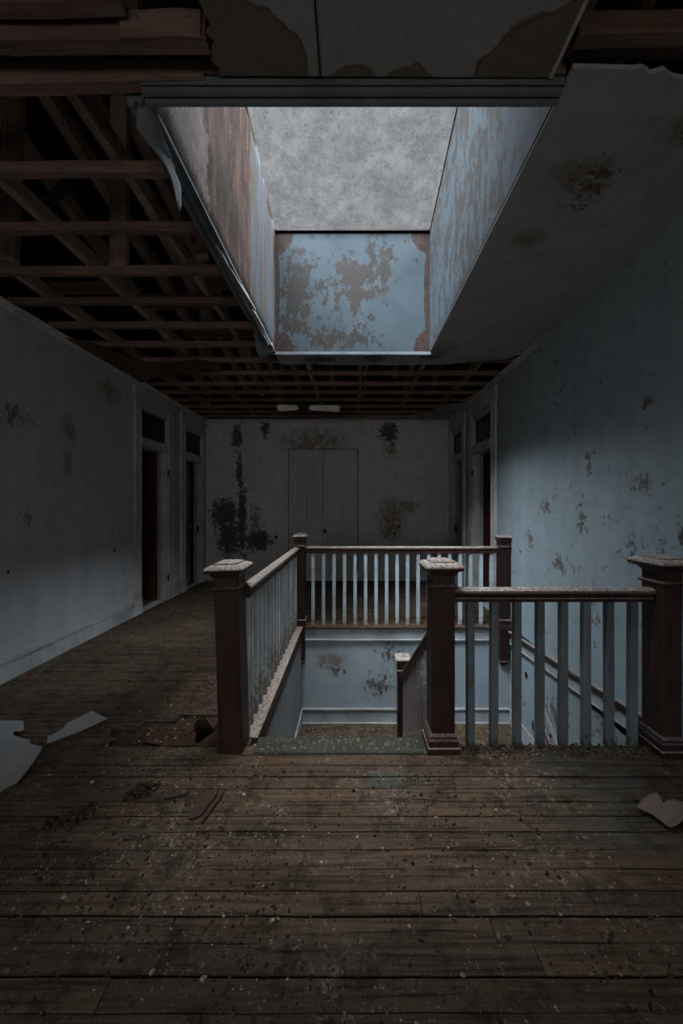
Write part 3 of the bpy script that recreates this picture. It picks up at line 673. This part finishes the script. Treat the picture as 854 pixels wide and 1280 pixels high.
base('baseboard_right', [(YN, 2.08), (4.53, 4.77)], 'y', XR, -1, 'moulded baseboard along the right wall')
def cornice(name, segs, axis, X, s, label):
    m = MB()
    for a, b in segs:
        for d, z0, z1 in ((.028, ZC - .030, ZC), (.045, ZC - .012, ZC + .012), (.016, ZC - .055, ZC - .030)):
            if axis == 'y': x0, x1 = sorted((X, X + s * d)); m.box(x0, x1, a, b, z0, z1)
            else: m.box(a, b, X - d, X, z0, z1)
    struct(m.build(name, M['trim'], None, .003), label, 'cornice')
cornice('trim_15', [(YN, 3.26), (3.27, 4.05), (4.06, YF)], 'y', XL, 1, 'narrow cracked cornice moulding at the top of the left wall')
cornice('trim_16', [(3.75, YF)], 'y', XR, -1, 'narrow cornice moulding at the top of the right wall')
cornice('trim_17', [(XL, XR)], 'x', YF, -1, 'narrow cornice moulding at the top of the far wall')

# ------------------------------------------------------------------ ceiling: joists, plaster remnants
cl = empty('ceiling', (0, 3, ZC)); struct(cl, 'stripped ceiling with bare joists and remnants of plaster', 'ceiling')
def stick(name, p0, p1, w, h, mat, parent, seed, n=5, amp=.003, up=(0, 0, 1)):
    """rough sawn timber from p0 to p1 (centre of the lower edge), width w, depth h upwards"""
    r = random.Random(seed); a, b = Vector(p0), Vector(p1); d = (b - a).normalized(); u = Vector(up)
    sd = d.cross(u).normalized(); u = sd.cross(d).normalized(); vs = []
    for i in range(n + 1):
        c = a.lerp(b, i / n) + Vector((r.uniform(-amp, amp), r.uniform(-amp, amp), r.uniform(-amp, amp)))
        for sx, sz in ((-1, 0), (1, 0), (1, 1), (-1, 1)): vs.append(tuple(c + sd * sx * w / 2 + u * sz * h + Vector((0, 0, r.uniform(-amp, amp) * .6))))
    fs = [(0, 1, 2, 3), tuple(4 * n + i for i in (3, 2, 1, 0))]
    for k in range(n):
        for i in range(4): fs.append((4 * k + i, 4 * k + 4 + i, 4 * k + 4 + (i + 1) % 4, 4 * k + (i + 1) % 4))
    return MB().add(vs, fs).build(name, mat, parent, .003)
JY = [1.86, 2.25, 2.655, 3.05, 3.455, 3.86, 4.27, 4.68, 5.09, 5.47, 5.86, 6.23, 6.58, 6.90]
JL = XL + .02
for i, y in enumerate(JY):
    sk = R.uniform(-.012, .012)
    if y < 3.95: stick('joist', (XL + .002, y + sk, ZC + .004), (SX0 - .10, y - sk, ZC + .004), .045, .06, M['lumber'], cl, 10 + i, 8)
    else: stick('joist', (XL + .002, y + sk, ZC + .004), (XR - .002, y - sk, ZC + .004), .045, .055 if y > 4.4 else .06, M['lumber'], cl, 10 + i, 12)
for i, y in enumerate(JY[:6]): stick('joist', (SX1 + .06, y, ZC + .024), (XR - .002, y, ZC + .024), .045, .09, M['lumber'], cl, 40 + i, 4)
# headers in front of the skylight and joists further forward
stick('header', (XL + .002, 1.455, ZC - .03), (-.60, 1.455, ZC - .01), .05, .11, M['lumber'], cl, 60, 8, .005)
stick('header', (XL + .002, 1.345, ZC + .006), (-.55, 1.34, ZC + .006), .05, .10, M['lumber'], cl, 61, 8, .005)
stick('header', (XL + .002, 1.27, ZC + .05), (-.82, 1.27, ZC + .05), .05, .10, M['lumber'], cl, 62, 8, .005)
stick('header', (-.86, 1.31, ZC + .002), (-.56, 1.31, ZC + .002), .012, .10, M['lumber'], cl, 66, 4, .003)
stick('header', (SX1 - .03, 1.34, ZC + .02), (XR - .002, 1.315, ZC + .02), .05, .085, M['lumber'], cl, 63, 8, .004)
stick('header', (SX1 - .03, 1.41, ZC + .075), (XR - .002, 1.41, ZC + .075), .05, .09, M['lumber'], cl, 64, 8, .004)
stick('header', (-.86, 1.46, ZC + .028), (SX1, 1.46, ZC + .028), .05, .12, M['lumber'], cl, 65, 8, .003)
for i in range(9):
    y = .92 - i * .42
    stick('joist', (XL + .002, y, ZC + .024), (XR - .002, y, ZC + .024), .045, .09, M['lumber'], cl, 70 + i, 8)
for i, x in enumerate((-2.67, -1.99, -1.25, -.57, .12, .93, 1.65)):      # stringers laid across the joists
    a = 1.5 if (x < SX0 - .1 or x > SX1 + .05) else 4.06
    stick('cross_beam', (x, a, ZC + .085), (x, YF, ZC + .08), .05, .11, M['lumber_y'], cl, 90 + i, 10)
    if a < 2: stick('cross_beam', (x, YN, ZC + .135), (x, 1.2, ZC + .135), .05, .11, M['lumber_y'], cl, 190 + i, 8)
for i, x in enumerate((-2.88, -2.40, -2.06, -1.81, -1.42, -1.02, 1.05, 1.55, 1.95)):            # rafters of the low roof
    stick('rafter', (x, -3.1, roofz(-3.1) - .20), (x, YF + .05, roofz(YF) - .20), .10, .13, M['lumber_y'], cl, 110 + i, 10)
for i, x in enumerate((-.35, .25)):
    stick('rafter', (x, 4.1, roofz(4.1) - .20), (x, YF + .05, roofz(YF) - .20), .05, .15, M['lumber_y'], cl, 130 + i, 5)
for i, (x, y, w) in enumerate(((-1.80, 2.70, .13), (-2.58, 2.62, .14), (-1.10, 2.58, .09), (-2.1, 4.9, .1), (-.3, 5.2, .06), (.62, 5.0, .08), (1.25, 5.3, .06), (-.95, 4.75, .06))):
    stick('strut', (x, y, ZC + .09), (x + R.uniform(-.02, .02), y + .03, roofz(y) - .19), w, .045, M['lumber_z'], cl, 140 + i, 4, .003, (0, 1, 0))
for i, (x0, x1, y, z, hh) in enumerate(((-2.0, -1.28, 3.30, .11, .14), (-1.25, -.98, 3.02, .11, .15), (-2.64, -2.02, 3.08, .12, .10), (-1.9, -.9, 3.95, .16, .12), (-2.9, -2.0, 2.05, .7, .12))):
    stick('blocking_board', (x0, y, ZC + z), (x1, y, ZC + z), .025, hh, M['lumber'], cl, 160 + i, 3)
stick('leaning_board', (-2.96, 2.75, ZC + .10), (-2.35, 2.95, ZC + .9), .02, .09, M['lumber'], cl, 170, 3)
# roof sheathing with the skylight hole
rf = slab('roof', [(-6.2, -4.2), (5.2, -4.2), (5.2, 9.8), (-6.2, 9.8)], 0, .06, M['roof'], None, [[(SX0, SY0), (SX1, SY0), (SX1, SY1), (SX0, SY1)]])
for v in rf.data.vertices: v.co.z += roofz(v.co.y) - .03
struct(rf, 'dark boarded underside of the low roof above the joists', 'roof')
# plaster remnants
pr = slab('plaster_remnant', ragged([(SX1, 1.40), (1.12, 1.405), (1.30, 1.43), (1.60, 1.375), (XR, 1.33), (XR, 3.90), (1.72, 4.10), (1.15, 4.22), (.60, 4.25), (SX1 + .02, 4.0), (SX1, 3.97)], .016, 6, 3, (1, 2, 3, 5, 6, 7)), ZC, ZC + .02, M['ceil'], cl)
pr['label'] = 'large grey plaster ceiling field beside the skylight'
q = slab('plaster_remnant', ragged([(1.93, 3.97), (1.80, 4.13), (1.2, 4.27), (.7, 4.31), (.2, 4.30), (-.3, 4.30), (-.52, 4.24), (-.70, 4.30), (-.86, 4.12), (-.84, 4.0), (SX1 + .02, 4.0), (1.3, 4.02)], .014, 5, 5), ZC - .016, ZC - .004, M['ceil_torn'], cl)
q['label'] = 'torn strip of ceiling sheet behind the skylight'
q = slab('plaster_remnant', ragged([(-.54, 1.425), (.815, 1.43), (.805, 1.2), (.80, YN), (-.45, YN), (-.50, 1.0), (-.52, 1.25)], .018, 7, 6, (5, 6, 4)), ZC, ZC + .02, M['ceil_stained'], cl)
q['label'] = 'water-stained ceiling panel in front of the skylight'
MB().box(-.130, -.124, YN, 1.43, ZC - .006, ZC + .004).build('seam', M['gap'], cl)
MB().box(.80, .815, YN, 1.43, ZC - .004, ZC + .012).build('seam', M['trim'], cl)
q = slab('plaster_remnant', [(XR, 5.10), (1.90, 5.55), (1.80, 5.8), (1.86, 5.95), (1.62, 6.02), (1.78, 6.18), (1.45, 6.34), (1.70, 6.46), (1.30, 6.62), (1.1, 6.78), (.2, 6.95), (-.8, 6.99), (-.9, YF), (XR, YF)], ZC - .004, ZC + .008, M['ceil_torn'], cl)
q['label'] = 'jagged plaster remnant in the far right corner'
q = slab('plaster_remnant', ragged([(XL + .02, 3.6), (-2.7, 3.8), (-2.45, 4.25), (-1.75, 4.15), (-1.6, 4.32), (-2.2, 4.62), (-2.6, 4.7), (XL + .02, 4.9)], .03, 4, 9), ZC - .02, ZC - .012, M['board_edge'], cl)
q['label'] = 'dark sagging scrap of ceiling paper near the left wall'

# ------------------------------------------------------------------ skylight
sk = empty('skylight_shaft', (0, 2.7, ZC)); struct(sk, 'tall skylight shaft with peeling blue paint', 'skylight')
def shaftwall(name, pts, mat, th, label):
    """pts: four corners facing the shaft; th: vector of thickness"""
    vs = [Vector(p) for p in pts]; vs += [v + Vector(th) for v in vs]
    o = MB().add([tuple(v) for v in vs], [(0, 1, 2, 3), (7, 6, 5, 4), (0, 4, 5, 1), (1, 5, 6, 2), (2, 6, 7, 3), (3, 7, 4, 0)]).build(name, mat, sk); o['label'] = label; return o
a, b = roofz(SY0) + .02, roofz(SY1) + .02; ZS = ZC + .004
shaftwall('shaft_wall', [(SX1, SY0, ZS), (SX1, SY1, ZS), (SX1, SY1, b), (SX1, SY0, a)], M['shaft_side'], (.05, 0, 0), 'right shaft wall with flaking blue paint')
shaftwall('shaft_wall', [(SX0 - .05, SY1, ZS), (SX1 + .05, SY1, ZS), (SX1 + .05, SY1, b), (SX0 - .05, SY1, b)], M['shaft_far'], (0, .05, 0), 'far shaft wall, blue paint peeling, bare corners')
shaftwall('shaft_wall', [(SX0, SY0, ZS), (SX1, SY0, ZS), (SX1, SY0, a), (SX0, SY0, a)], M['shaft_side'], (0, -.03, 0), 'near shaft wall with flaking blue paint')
# left wall: rough bare lath with a wavering plaster edge and blue remnant standing proud
n = 26; vs = []; fs = []
for i in range(n + 1):
    y = SY0 + (SY1 - SY0) * i / n; top = roofz(y) + .02
    for j in range(13):
        z = ZC + (top - ZC) * j / 12; k = mnoise.noise(Vector((3.1, y * 5, z * 5))) * .014
        vs.append((SX0 + k - (.012 if 2.0 < y < 3.0 else 0), y, z))
for i in range(n):
    for j in range(12): p = i * 13 + j; fs.append((p, p + 1, p + 14, p + 13))
o = MB().add(vs, fs).build('shaft_wall', M['shaft_left'], sk, 0, True); o['label'] = 'left shaft wall of rusted lath and rough plaster'
md = o.modifiers.new('Solidify', 'SOLIDIFY'); md.thickness = .03; md.offset = 1
w1 = empty('window_1', (0, 2.7, roofz(2.7))); struct(w1, 'speckled dirty skylight glass', 'skylight')
gl = MB().add([(SX0 - .03, SY0 - .03, roofz(SY0) + .036), (SX1 + .03, SY0 - .03, roofz(SY0) + .036), (SX1 + .03, SY1 + .03, roofz(SY1) + .024), (SX0 - .03, SY1 + .03, roofz(SY1) + .024)], [(0, 1, 2, 3)]).build('pane', M['pane'], w1)
zb = roofz(SY1)
MB().box(SX0, SX1, SY1 - .02, SY1, zb - .012, zb + .015).build('sill', M['gap'], w1, .003)
# mouldings round the opening
def mould(prof, fn, a, b, name, mat, label):
    o = MB().prism(prof, fn, a, b).build(name, mat, sk, .0); o['label'] = label; return o
MP = [(0, 0), (0, .016), (.010, .020), (.014, .012), (.020, .012), (.024, .034), (.040, .038), (.045, .026), (.052, .026), (.056, .048), (.072, .052), (.078, .040), (.078, 0)]
mould(MP, lambda u, v, w: (w, SY0 - .052 + u * .72, ZC + .012 - v * 1.25), -.87, .87, 'moulding', M['shaft_trim'], 'grey-blue moulding on the near edge of the skylight')
mould(MP, lambda u, v, w: (SX0 + .012 - u * 1.2, w, ZC - v), SY0, SY1 + .03, 'moulding', M['shaft_trim'], 'split white moulding along the left edge of the skylight')
mould(MP, lambda u, v, w: (w, SY1 + .055 - u * .8, ZC - v * .75), SX0 - .06, SX1 + .01, 'moulding', M['shaft_trim'], 'pale blue moulding on the far edge of the skylight')
for i in range(7):
    y = R.uniform(2.2, 3.3)
    stick('splintered_strip', (SX0 + .0 + R.uniform(-.03, .02), y, ZC - .03), (SX0 + R.uniform(0, .03), y + R.uniform(.3, .7), ZC - R.uniform(.03, .07)), .012, .012, M['trim'], sk, 200 + i, 5, .004)
# torn canvas hanging from the left corner of the skylight
def hanging(name, pts, label, seed, th=.006, mat='canvas'):
    """ribbon given by (left point, right point) rows"""
    r = random.Random(seed); vs = []; fs = []; rows = []
    for k in range(len(pts) - 1):
        for t in range(3): rows.append([Vector(pts[k][i]).lerp(Vector(pts[k + 1][i]), t / 3) for i in (0, 1)])
    rows.append([Vector(pts[-1][0]), Vector(pts[-1][1])])
    m_ = 4
    for a_, b_ in rows:
        for j in range(m_ + 1):
            p = a_.lerp(b_, j / m_); q_ = mnoise.noise(p * 9) * .02
            bulge = math.sin(j / m_ * math.pi) * .025
            e = r.uniform(-.006, .006) if j in (0, m_) else 0
            vs.append((p.x + e, p.y - bulge + q_, p.z + q_ * .5))
    for i in range(len(rows) - 1):
        for j in range(m_): p = i * (m_ + 1) + j; fs.append((p, p + 1, p + m_ + 2, p + m_ + 1))
    o = MB().add(vs, fs).build(name, M[mat], None, 0, True)
    md = o.modifiers.new('Solidify', 'SOLIDIFY'); md.thickness = th
    tag(o, label, 'torn covering'); return o
def W2(px, py, Y): return ((px - CX) * Y / F, Y, EYE + (CY - py) * Y / F)
hanging('torn_canvas', [(W2(174, 112, 1.50), W2(196, 118, 1.50)), (W2(172, 140, 1.52), W2(200, 150, 1.56)), (W2(170, 160, 1.55), W2(205, 170, 1.62)), (W2(186, 182, 1.6), W2(213, 195, 1.7)), (W2(203, 202, 1.66), W2(219, 215, 1.76)), (W2(214, 225, 1.72), W2(224, 235, 1.82)), (W2(222, 262, 1.80), W2(225, 266, 1.86))],
        'grey torn canvas strip curling down from the near left corner of the skylight', 3)
hanging('torn_canvas', [(W2(316, 398, 3.62), W2(334, 418, 3.80)), (W2(318, 420, 3.66), W2(343, 436, 3.86)), (W2(320, 438, 3.72), W2(340, 442, 3.88)), (W2(325, 447, 3.80), W2(327, 449, 3.86))],
        'small torn scrap hanging at the far left corner of the skylight', 5)
# a curled flap of ceiling sheet behind the far moulding
hanging('torn_ceiling_sheet', [(W2(344, 446, 4.12), W2(352, 455, 4.2)), (W2(365, 443, 4.10), W2(366, 457, 4.28)), (W2(385, 444, 4.10), W2(384, 454, 4.24)), (W2(398, 444, 4.1), W2(397, 447, 4.16))],
        'curled flap of ceiling sheet hanging behind the far skylight moulding', 6, .006, 'ceil_torn')

# ------------------------------------------------------------------ ceiling fan
fx, fy, fz = (380 - CX) * 5.86 / F, 5.80, 3.13
fan = empty('ceiling_fan', (fx, fy, ZC), label='white two-bladed ceiling fan under the far joists', cat='ceiling fan')
MB().lathe((fx, fy, fz), [(.03, -.075), (.05, -.06), (.055, -.03), (.085, -.02), (.09, .02), (.05, .045), (.018, .06), (.018, .125)], 18).build('motor', M['iron'], fan, 0, True)
for s, L in ((-1, .44), (1, .60)):
    T_ = Matrix.Translation((fx, fy, fz)) @ Matrix.Rotation(math.radians(-4 if s < 0 else 7), 4, 'Z') @ Matrix.Rotation(math.radians(-30), 4, 'X')
    m = MB(); pl = [(.09, -.03), (.14, -.055), (L - .03, -.07), (L, -.04), (L, .04), (L - .03, .07), (.14, .055), (.09, .03)]
    m.add([tuple(T_ @ Vector((s * u, v, z))) for z in (-.003, .004) for u, v in pl], [tuple(range(8))[::-1], tuple(range(8, 16))] + [(i, (i + 1) % 8, 8 + (i + 1) % 8, 8 + i) for i in range(8)])
    m.build('blade', M['fan'], fan)

def chip(mb, x, y, z, s, r, fl=.35):
    n = r.choice((4, 5, 6)); a0 = r.uniform(0, 6.3); ec = r.uniform(.4, 1); rt = r.uniform(0, 3.1); vs = []
    for i in range(n):
        a = a0 + 2 * math.pi * i / n; q = s * r.uniform(.55, 1.3); u = q * math.cos(a); v = q * math.sin(a) * ec; vs.append((x + u * math.cos(rt) - v * math.sin(rt), y + u * math.sin(rt) + v * math.cos(rt), z + r.uniform(0, s * .15)))
    h = s * fl * r.uniform(.6, 1.6)
    for i in range(n):
        v = vs[i]; vs.append((x + (v[0] - x) * .6, y + (v[1] - y) * .6, z + h * r.uniform(.7, 1.2)))
    mb.add(vs, [tuple(range(n, 2 * n))] + [(i, (i + 1) % n, n + (i + 1) % n, n + i) for i in range(n)])
# ------------------------------------------------------------------ things on the floor
def G2(px, py): Y = F * EYE / (py - CY); return ((px - CX) * Y / F, Y)
def sheet(name, px, th, label, seed, mat, emat, cat, z=.003, tilt=None):
    pts = [G2(*p) for p in px]
    cx = sum(p[0] for p in pts) / len(pts); cy = sum(p[1] for p in pts) / len(pts)
    r = empty(name, (cx, cy, 0), label=label, cat=cat)
    slab('core', pts, z, z + th, emat, r)
    slab('face', [(cx + (x - cx) * .996, cy + (y - cy) * .996) for x, y in pts], z + th, z + th + .0015, mat, r)
    if tilt: r.rotation_euler = tilt
    return r
sheet('plasterboard_sheet', [(-60, 906), (29, 907), (30.5, 918), (26, 921), (18, 920), (16, 925), (27, 929), (37, 932), (38, 937), (53, 940), (50, 948), (40, 963), (21, 987), (10, 992), (0, 999), (-30, 1012), (-80, 1020)], .030,
      'large broken grey plasterboard sheet at the left edge of the floor', 1, M['plasterboard'], M['board_edge'], 'plasterboard')
sheet('plasterboard_sheet', [(58, 936), (59.5, 929), (59, 926), (66, 924), (79, 916), (84, 909), (93, 905), (115, 894), (135, 903.5), (100, 920)], .026,
      'narrow wedge of broken plasterboard beside the large sheet', 2, M['plasterboard'], M['board_edge'], 'plasterboard')
# felt scrap at right
pts = [(797, 1016), (803, 1002), (812, 997), (822, 996), (829, 1008), (840, 1003), (852, 1006), (866, 1012), (858, 1026), (846, 1036), (838, 1041), (826, 1032), (812, 1022)]
bm = bmesh.new(); P3 = [G2(*p) for p in pts]; cx = sum(p[0] for p in P3) / len(P3); cy = sum(p[1] for p in P3) / len(P3)
vs, fs = [], []
rings = 6
for k in range(rings + 1):
    t = k / rings
    for x, y in P3:
        X_, Y_ = cx + (x - cx) * t, cy + (y - cy) * t
        vs.append((X_, Y_, .012 + .016 * (.5 + mnoise.noise(Vector((X_ * 9, Y_ * 9, 2)))) + (.012 if t == 1 and y < cy else 0)))
n = len(P3)
for k in range(rings):
    for i in range(n): fs.append((k * n + i, k * n + (i + 1) % n, (k + 1) * n + (i + 1) % n, (k + 1) * n + i))
o = MB().add(vs, fs).build('felt_scrap', M['cloth'], None, 0, True)
md = o.modifiers.new('Solidify', 'SOLIDIFY'); md.thickness = .007; md.offset = -1
tag(o, 'torn pale brown scrap of thick felt lying on the boards at the right edge', 'floor scrap')
# splintered wood pieces
def shard(px0, px1, w, th, label, seed, name='wood_splinter', z=.004, z2=.012):
    a, b = G2(*px0), G2(*px1); r = random.Random(seed)
    dx, dy = b[0] - a[0], b[1] - a[1]; L = math.hypot(dx, dy); ux, uy = -dy / L, dx / L; m = MB(); vs = []; n = 6
    for i in range(n + 1):
        t = i / n; ww = w * (1 if 0 < i < n else .35) * r.uniform(.75, 1.1); x, y = a[0] + dx * t, a[1] + dy * t; zz = z + (z2 - z) * t
        vs += [(x - ux * ww / 2, y - uy * ww / 2, zz), (x + ux * ww / 2, y + uy * ww / 2, zz), (x + ux * ww / 2.2, y + uy * ww / 2.2, zz + th), (x - ux * ww / 2.2, y - uy * ww / 2.2, zz + th)]
    fs = [(0, 1, 2, 3), tuple(4 * n + i for i in (3, 2, 1, 0))]
    for k in range(n):
        for i in range(4): fs.append((4 * k + i, 4 * k + 4 + i, 4 * k + 4 + (i + 1) % 4, 4 * k + (i + 1) % 4))
    m.add(vs, fs); o = m.build(name, M['splinter']); tag(o, label, 'wood scrap'); return o
shard((238, 1026), (270, 990), .07, .008, 'flat dark splinter of wood on the boards left of centre', 1)
shard((252, 1031), (279, 994), .018, .012, 'thin reddish sliver lying along the flat dark splinter', 2)
shard((206, 1000), (238, 994), .012, .006, 'short pale sliver left of the flat dark splinter', 3)
def clump(px0, px1, n, w, label, seed):
    a, b = G2(*px0), G2(*px1); r_ = random.Random(seed); m = MB()
    for i in range(n):
        t = r_.uniform(-.1, 1.1); q = (1 - (2 * t - 1) ** 2) if 0 < t < 1 else .1
        x = a[0] + (b[0] - a[0]) * t + r_.gauss(0, w * .35); y = a[1] + (b[1] - a[1]) * t + r_.gauss(0, w * .3)
        chip(m, x, y, r_.uniform(0, .018) * q, r_.uniform(.006, .018), r_, .9)
    tag(m.build('rotten_wood_clump', M['crumb_dark']), label, 'wood scrap')
clump((108, 1019), (64, 1031), 130, .07, 'black rotten wood clump on the boards near the left edge', 4)
clump((162, 996), (183, 986), 90, .07, 'dark crumbling clump behind the short pale sliver', 5)
# broken board ends around the rotten hole
def frag(ps, z0, z1, label, mat='subfloor'):
    o = slab('broken_board', [G2(*p) for p in ps], z0, z1, M[mat]); tag(o, label, 'broken board')
frag([(257, 895), (273, 894), (273, 901), (267, 909), (262, 903)], -.031, -.010, 'brown broken board end at top right of the rotten hole')
frag([(273, 905), (274, 931), (259, 931), (262, 923)], -.031, -.006, 'dark broken board between the rotten hole and the leaning newel post')
frag([(170, 903), (213, 897), (236, 899), (243, 908), (236, 914), (248, 928), (205, 929), (172, 922)], -.031, -.018, 'sunken rotten board left of the hole')

# crumbs and flakes: uncountable debris
def onfloor(x, y):
    if x < XL + .03 or x > XR - .03 or y > YF - .03: return False
    if y > WY0 - .01 and y < WY1 + .05 and x > WX0 - .10: return False
    if -1.35 < x < -.8 and 2.24 < y < 2.56: return False
    return True
def density(x, y):
    d = .25 + max(0, mnoise.noise(Vector((x * 1.6, y * 1.6, 3))) + .15) * 1.6
    d *= .5 + .9 * max(0, mnoise.noise(Vector((x * 6, y * 6, 8))) + .3)
    if y > 2.02 and y < 2.26 and x > .3: d += 1.2
    if abs(y - 2.3) < .35 and x < -.8: d += .35
    if x < -.35 and y < 1.9: d += .22
    if .25 < x < .8 and y < 1.9: d += .18
    return d
pale, dark = MB(), MB(); r = random.Random(21); k = 0
while k < 12000:
    y = .55 + (r.random() ** 1.5) * 6.3; half = .25 + y * 1.05
    x = r.uniform(max(XL, -half), min(XR, half))
    if not onfloor(x, y) or r.random() > density(x, y): continue
    k += 1
    s = .0016 * math.exp(abs(r.gauss(0, .68))) * (.7 + .25 * y)
    if r.random() < .40: chip(pale, x, y, .0, min(s * .85, .009), r, .3)
    else: chip(dark, x, y, .0, min(s * 1.2, .012), r, .5)
r = random.Random(4)
for i in range(1100):                      # heaps: along the near balustrade, round the hole, on the stair nosing, in the landing
    x = r.uniform(.5, XR - .05); y = 2.22 - abs(r.gauss(0, .06)); (chip(pale, x, y, 0, r.uniform(.002, .007), r) if r.random() < .25 else chip(dark, x, y, 0, r.uniform(.003, .009), r, .6))
for cx_, cy_, sx_, sy_, n_ in ((-.8, 1.22, .16, .10, 220), (-.35, 1.30, .12, .10, 160), (-.75, 1.62, .22, .12, 140), (-.25, 1.12, .12, .05, 100), (.85, 1.17, .12, .08, 130), (-1.15, 1.42, .15, .14, 200), (-.55, 2.0, .12, .05, 90), (.35, 1.95, .1, .08, 90), (-.05, 1.7, .4, .2, 120), (.55, 1.62, .2, .12, 110), (-1.5, 2.75, .35, .16, 160), (-1.3, 3.0, .3, .2, 140)):
    for i in range(n_):
        x, y = r.gauss(cx_, sx_), r.gauss(cy_, sy_)
        if onfloor(x, y): (chip(pale, x, y, 0, r.uniform(.0018, .006), r) if r.random() < .4 else chip(dark, x, y, 0, r.uniform(.003, .011), r, .7))
for i in range(420): chip(pale if r.random() < .6 else dark, r.uniform(-.58, .46), r.uniform(2.14, 2.265), .012, r.uniform(.0015, .006), r)
lc = MB()
for i in range(1300): chip(lc, r.uniform(WX0 + .03, XR - .05), r.uniform(LY + .02, WY1 - .04), LZ, r.uniform(.003, .009), r)
for i in range(500):
    x, y = r.uniform(-1.40, -.84), r.uniform(2.26, 2.55)
    if not (-1.12 < x < -.90 and 2.26 < y < 2.54): chip(pale if r.random() < .2 else dark, x, y, -.019, r.uniform(.003, .011), r, .6)
tag(lc.build('landing_crumbs', M['crumb_pale']), 'pale crumbs littering the stair landing', 'debris', kind='stuff')
tag(pale.build('plaster_crumbs', M['crumb_pale']), 'pale plaster crumbs scattered over the floorboards and stair nosing', 'debris', kind='stuff')
tag(dark.build('dirt_crumbs', M['crumb_dark']), 'dark dirt and rotten wood crumbs scattered over the floorboards', 'debris', kind='stuff')
# crumbs lying on rails and caps
dust = MB(); r = random.Random(12)
for i in range(260): x = r.uniform(.66, 1.84); chip(dust, x, 2.2 + r.uniform(-.028, .028), ZR + .081, r.uniform(.0012, .0035), r)
for i in range(700): chip(dust, -.692 + r.uniform(-.032, .032), r.uniform(2.30, 4.38), ZR + .079, r.uniform(.002, .006), r)
for i in range(420): chip(dust, r.uniform(-.58, 1.8), 4.46 + r.uniform(-.03, .03), ZR + .080, r.uniform(.002, .006), r)
for i in range(420): chip(dust, r.uniform(WX0 - .05, WX0 + .018), r.uniform(2.29, 4.38), .012, r.uniform(.002, .007), r)
for cx_, cy_, zt, w in ((-.768, 2.205, 1.16, .10), (.557, 2.215, 1.172, .10), (1.945, 2.19, 1.197, .1), (-.648, 4.425, 1.166, .07)):
    for i in range(230):
        dx, dy = r.uniform(-w, w), r.uniform(-w, w); e = max(abs(dx), abs(dy)); z = zt - (0.022 + .25 * max(0, e - .085) if e > .07 else .003)
        chip(dust, cx_ + dx, cy_ + dy, z - .002, r.uniform(.002, .007), r)
tag(dust.build('rail_dust', M['crumb_pale']), 'pale crumbs and flakes lying on the handrails and newel caps', 'debris', kind='stuff')
# larger curled flakes
ch = []
fl_px = [(270, 885), (214, 882), (268, 985), (221, 984), (130, 965), (62, 969), (115, 978), (133, 933), (152, 1016), (176, 889), (305, 993), (215, 1051), (175, 1057), (80, 1122), (224, 1123), (160, 1160), (340, 1177), (190, 1216), (253, 1224), (300, 991), (545, 1022), (620, 1012), (660, 1130), (490, 1095), (762, 1073), (700, 1143), (640, 1108), (512, 1158)]
proto = None
for i, p in enumerate(fl_px):
    x, y = G2(*p)
    if proto is None:
        m = MB(); pl = [(-.5, -.3), (-.1, -.45), (.4, -.3), (.5, .1), (.2, .4), (-.3, .35)]
        m.add([(u, v, .04 + .35 * u * u) for u, v in pl] + [(u * .92, v * .92, .16 + .35 * u * u) for u, v in pl], [tuple(range(6))[::-1], tuple(range(6, 12))] + [(i_, (i_ + 1) % 6, 6 + (i_ + 1) % 6, 6 + i_) for i_ in range(6)])
        proto = m.build('plaster_flake', M['crumb_pale']); o = proto
    else:
        o = proto.copy(); COL.objects.link(o)
    s = R.uniform(.013, .024) * (.65 + .2 * y); o.location = (x, y, .0); o.scale = (s, s, s * .7); o.rotation_euler = (0, 0, R.uniform(0, 6.3))
    tag(o, 'small curled pale plaster flake lying loose on the floorboards', 'plaster flake', 'curled plaster flakes on the floor')
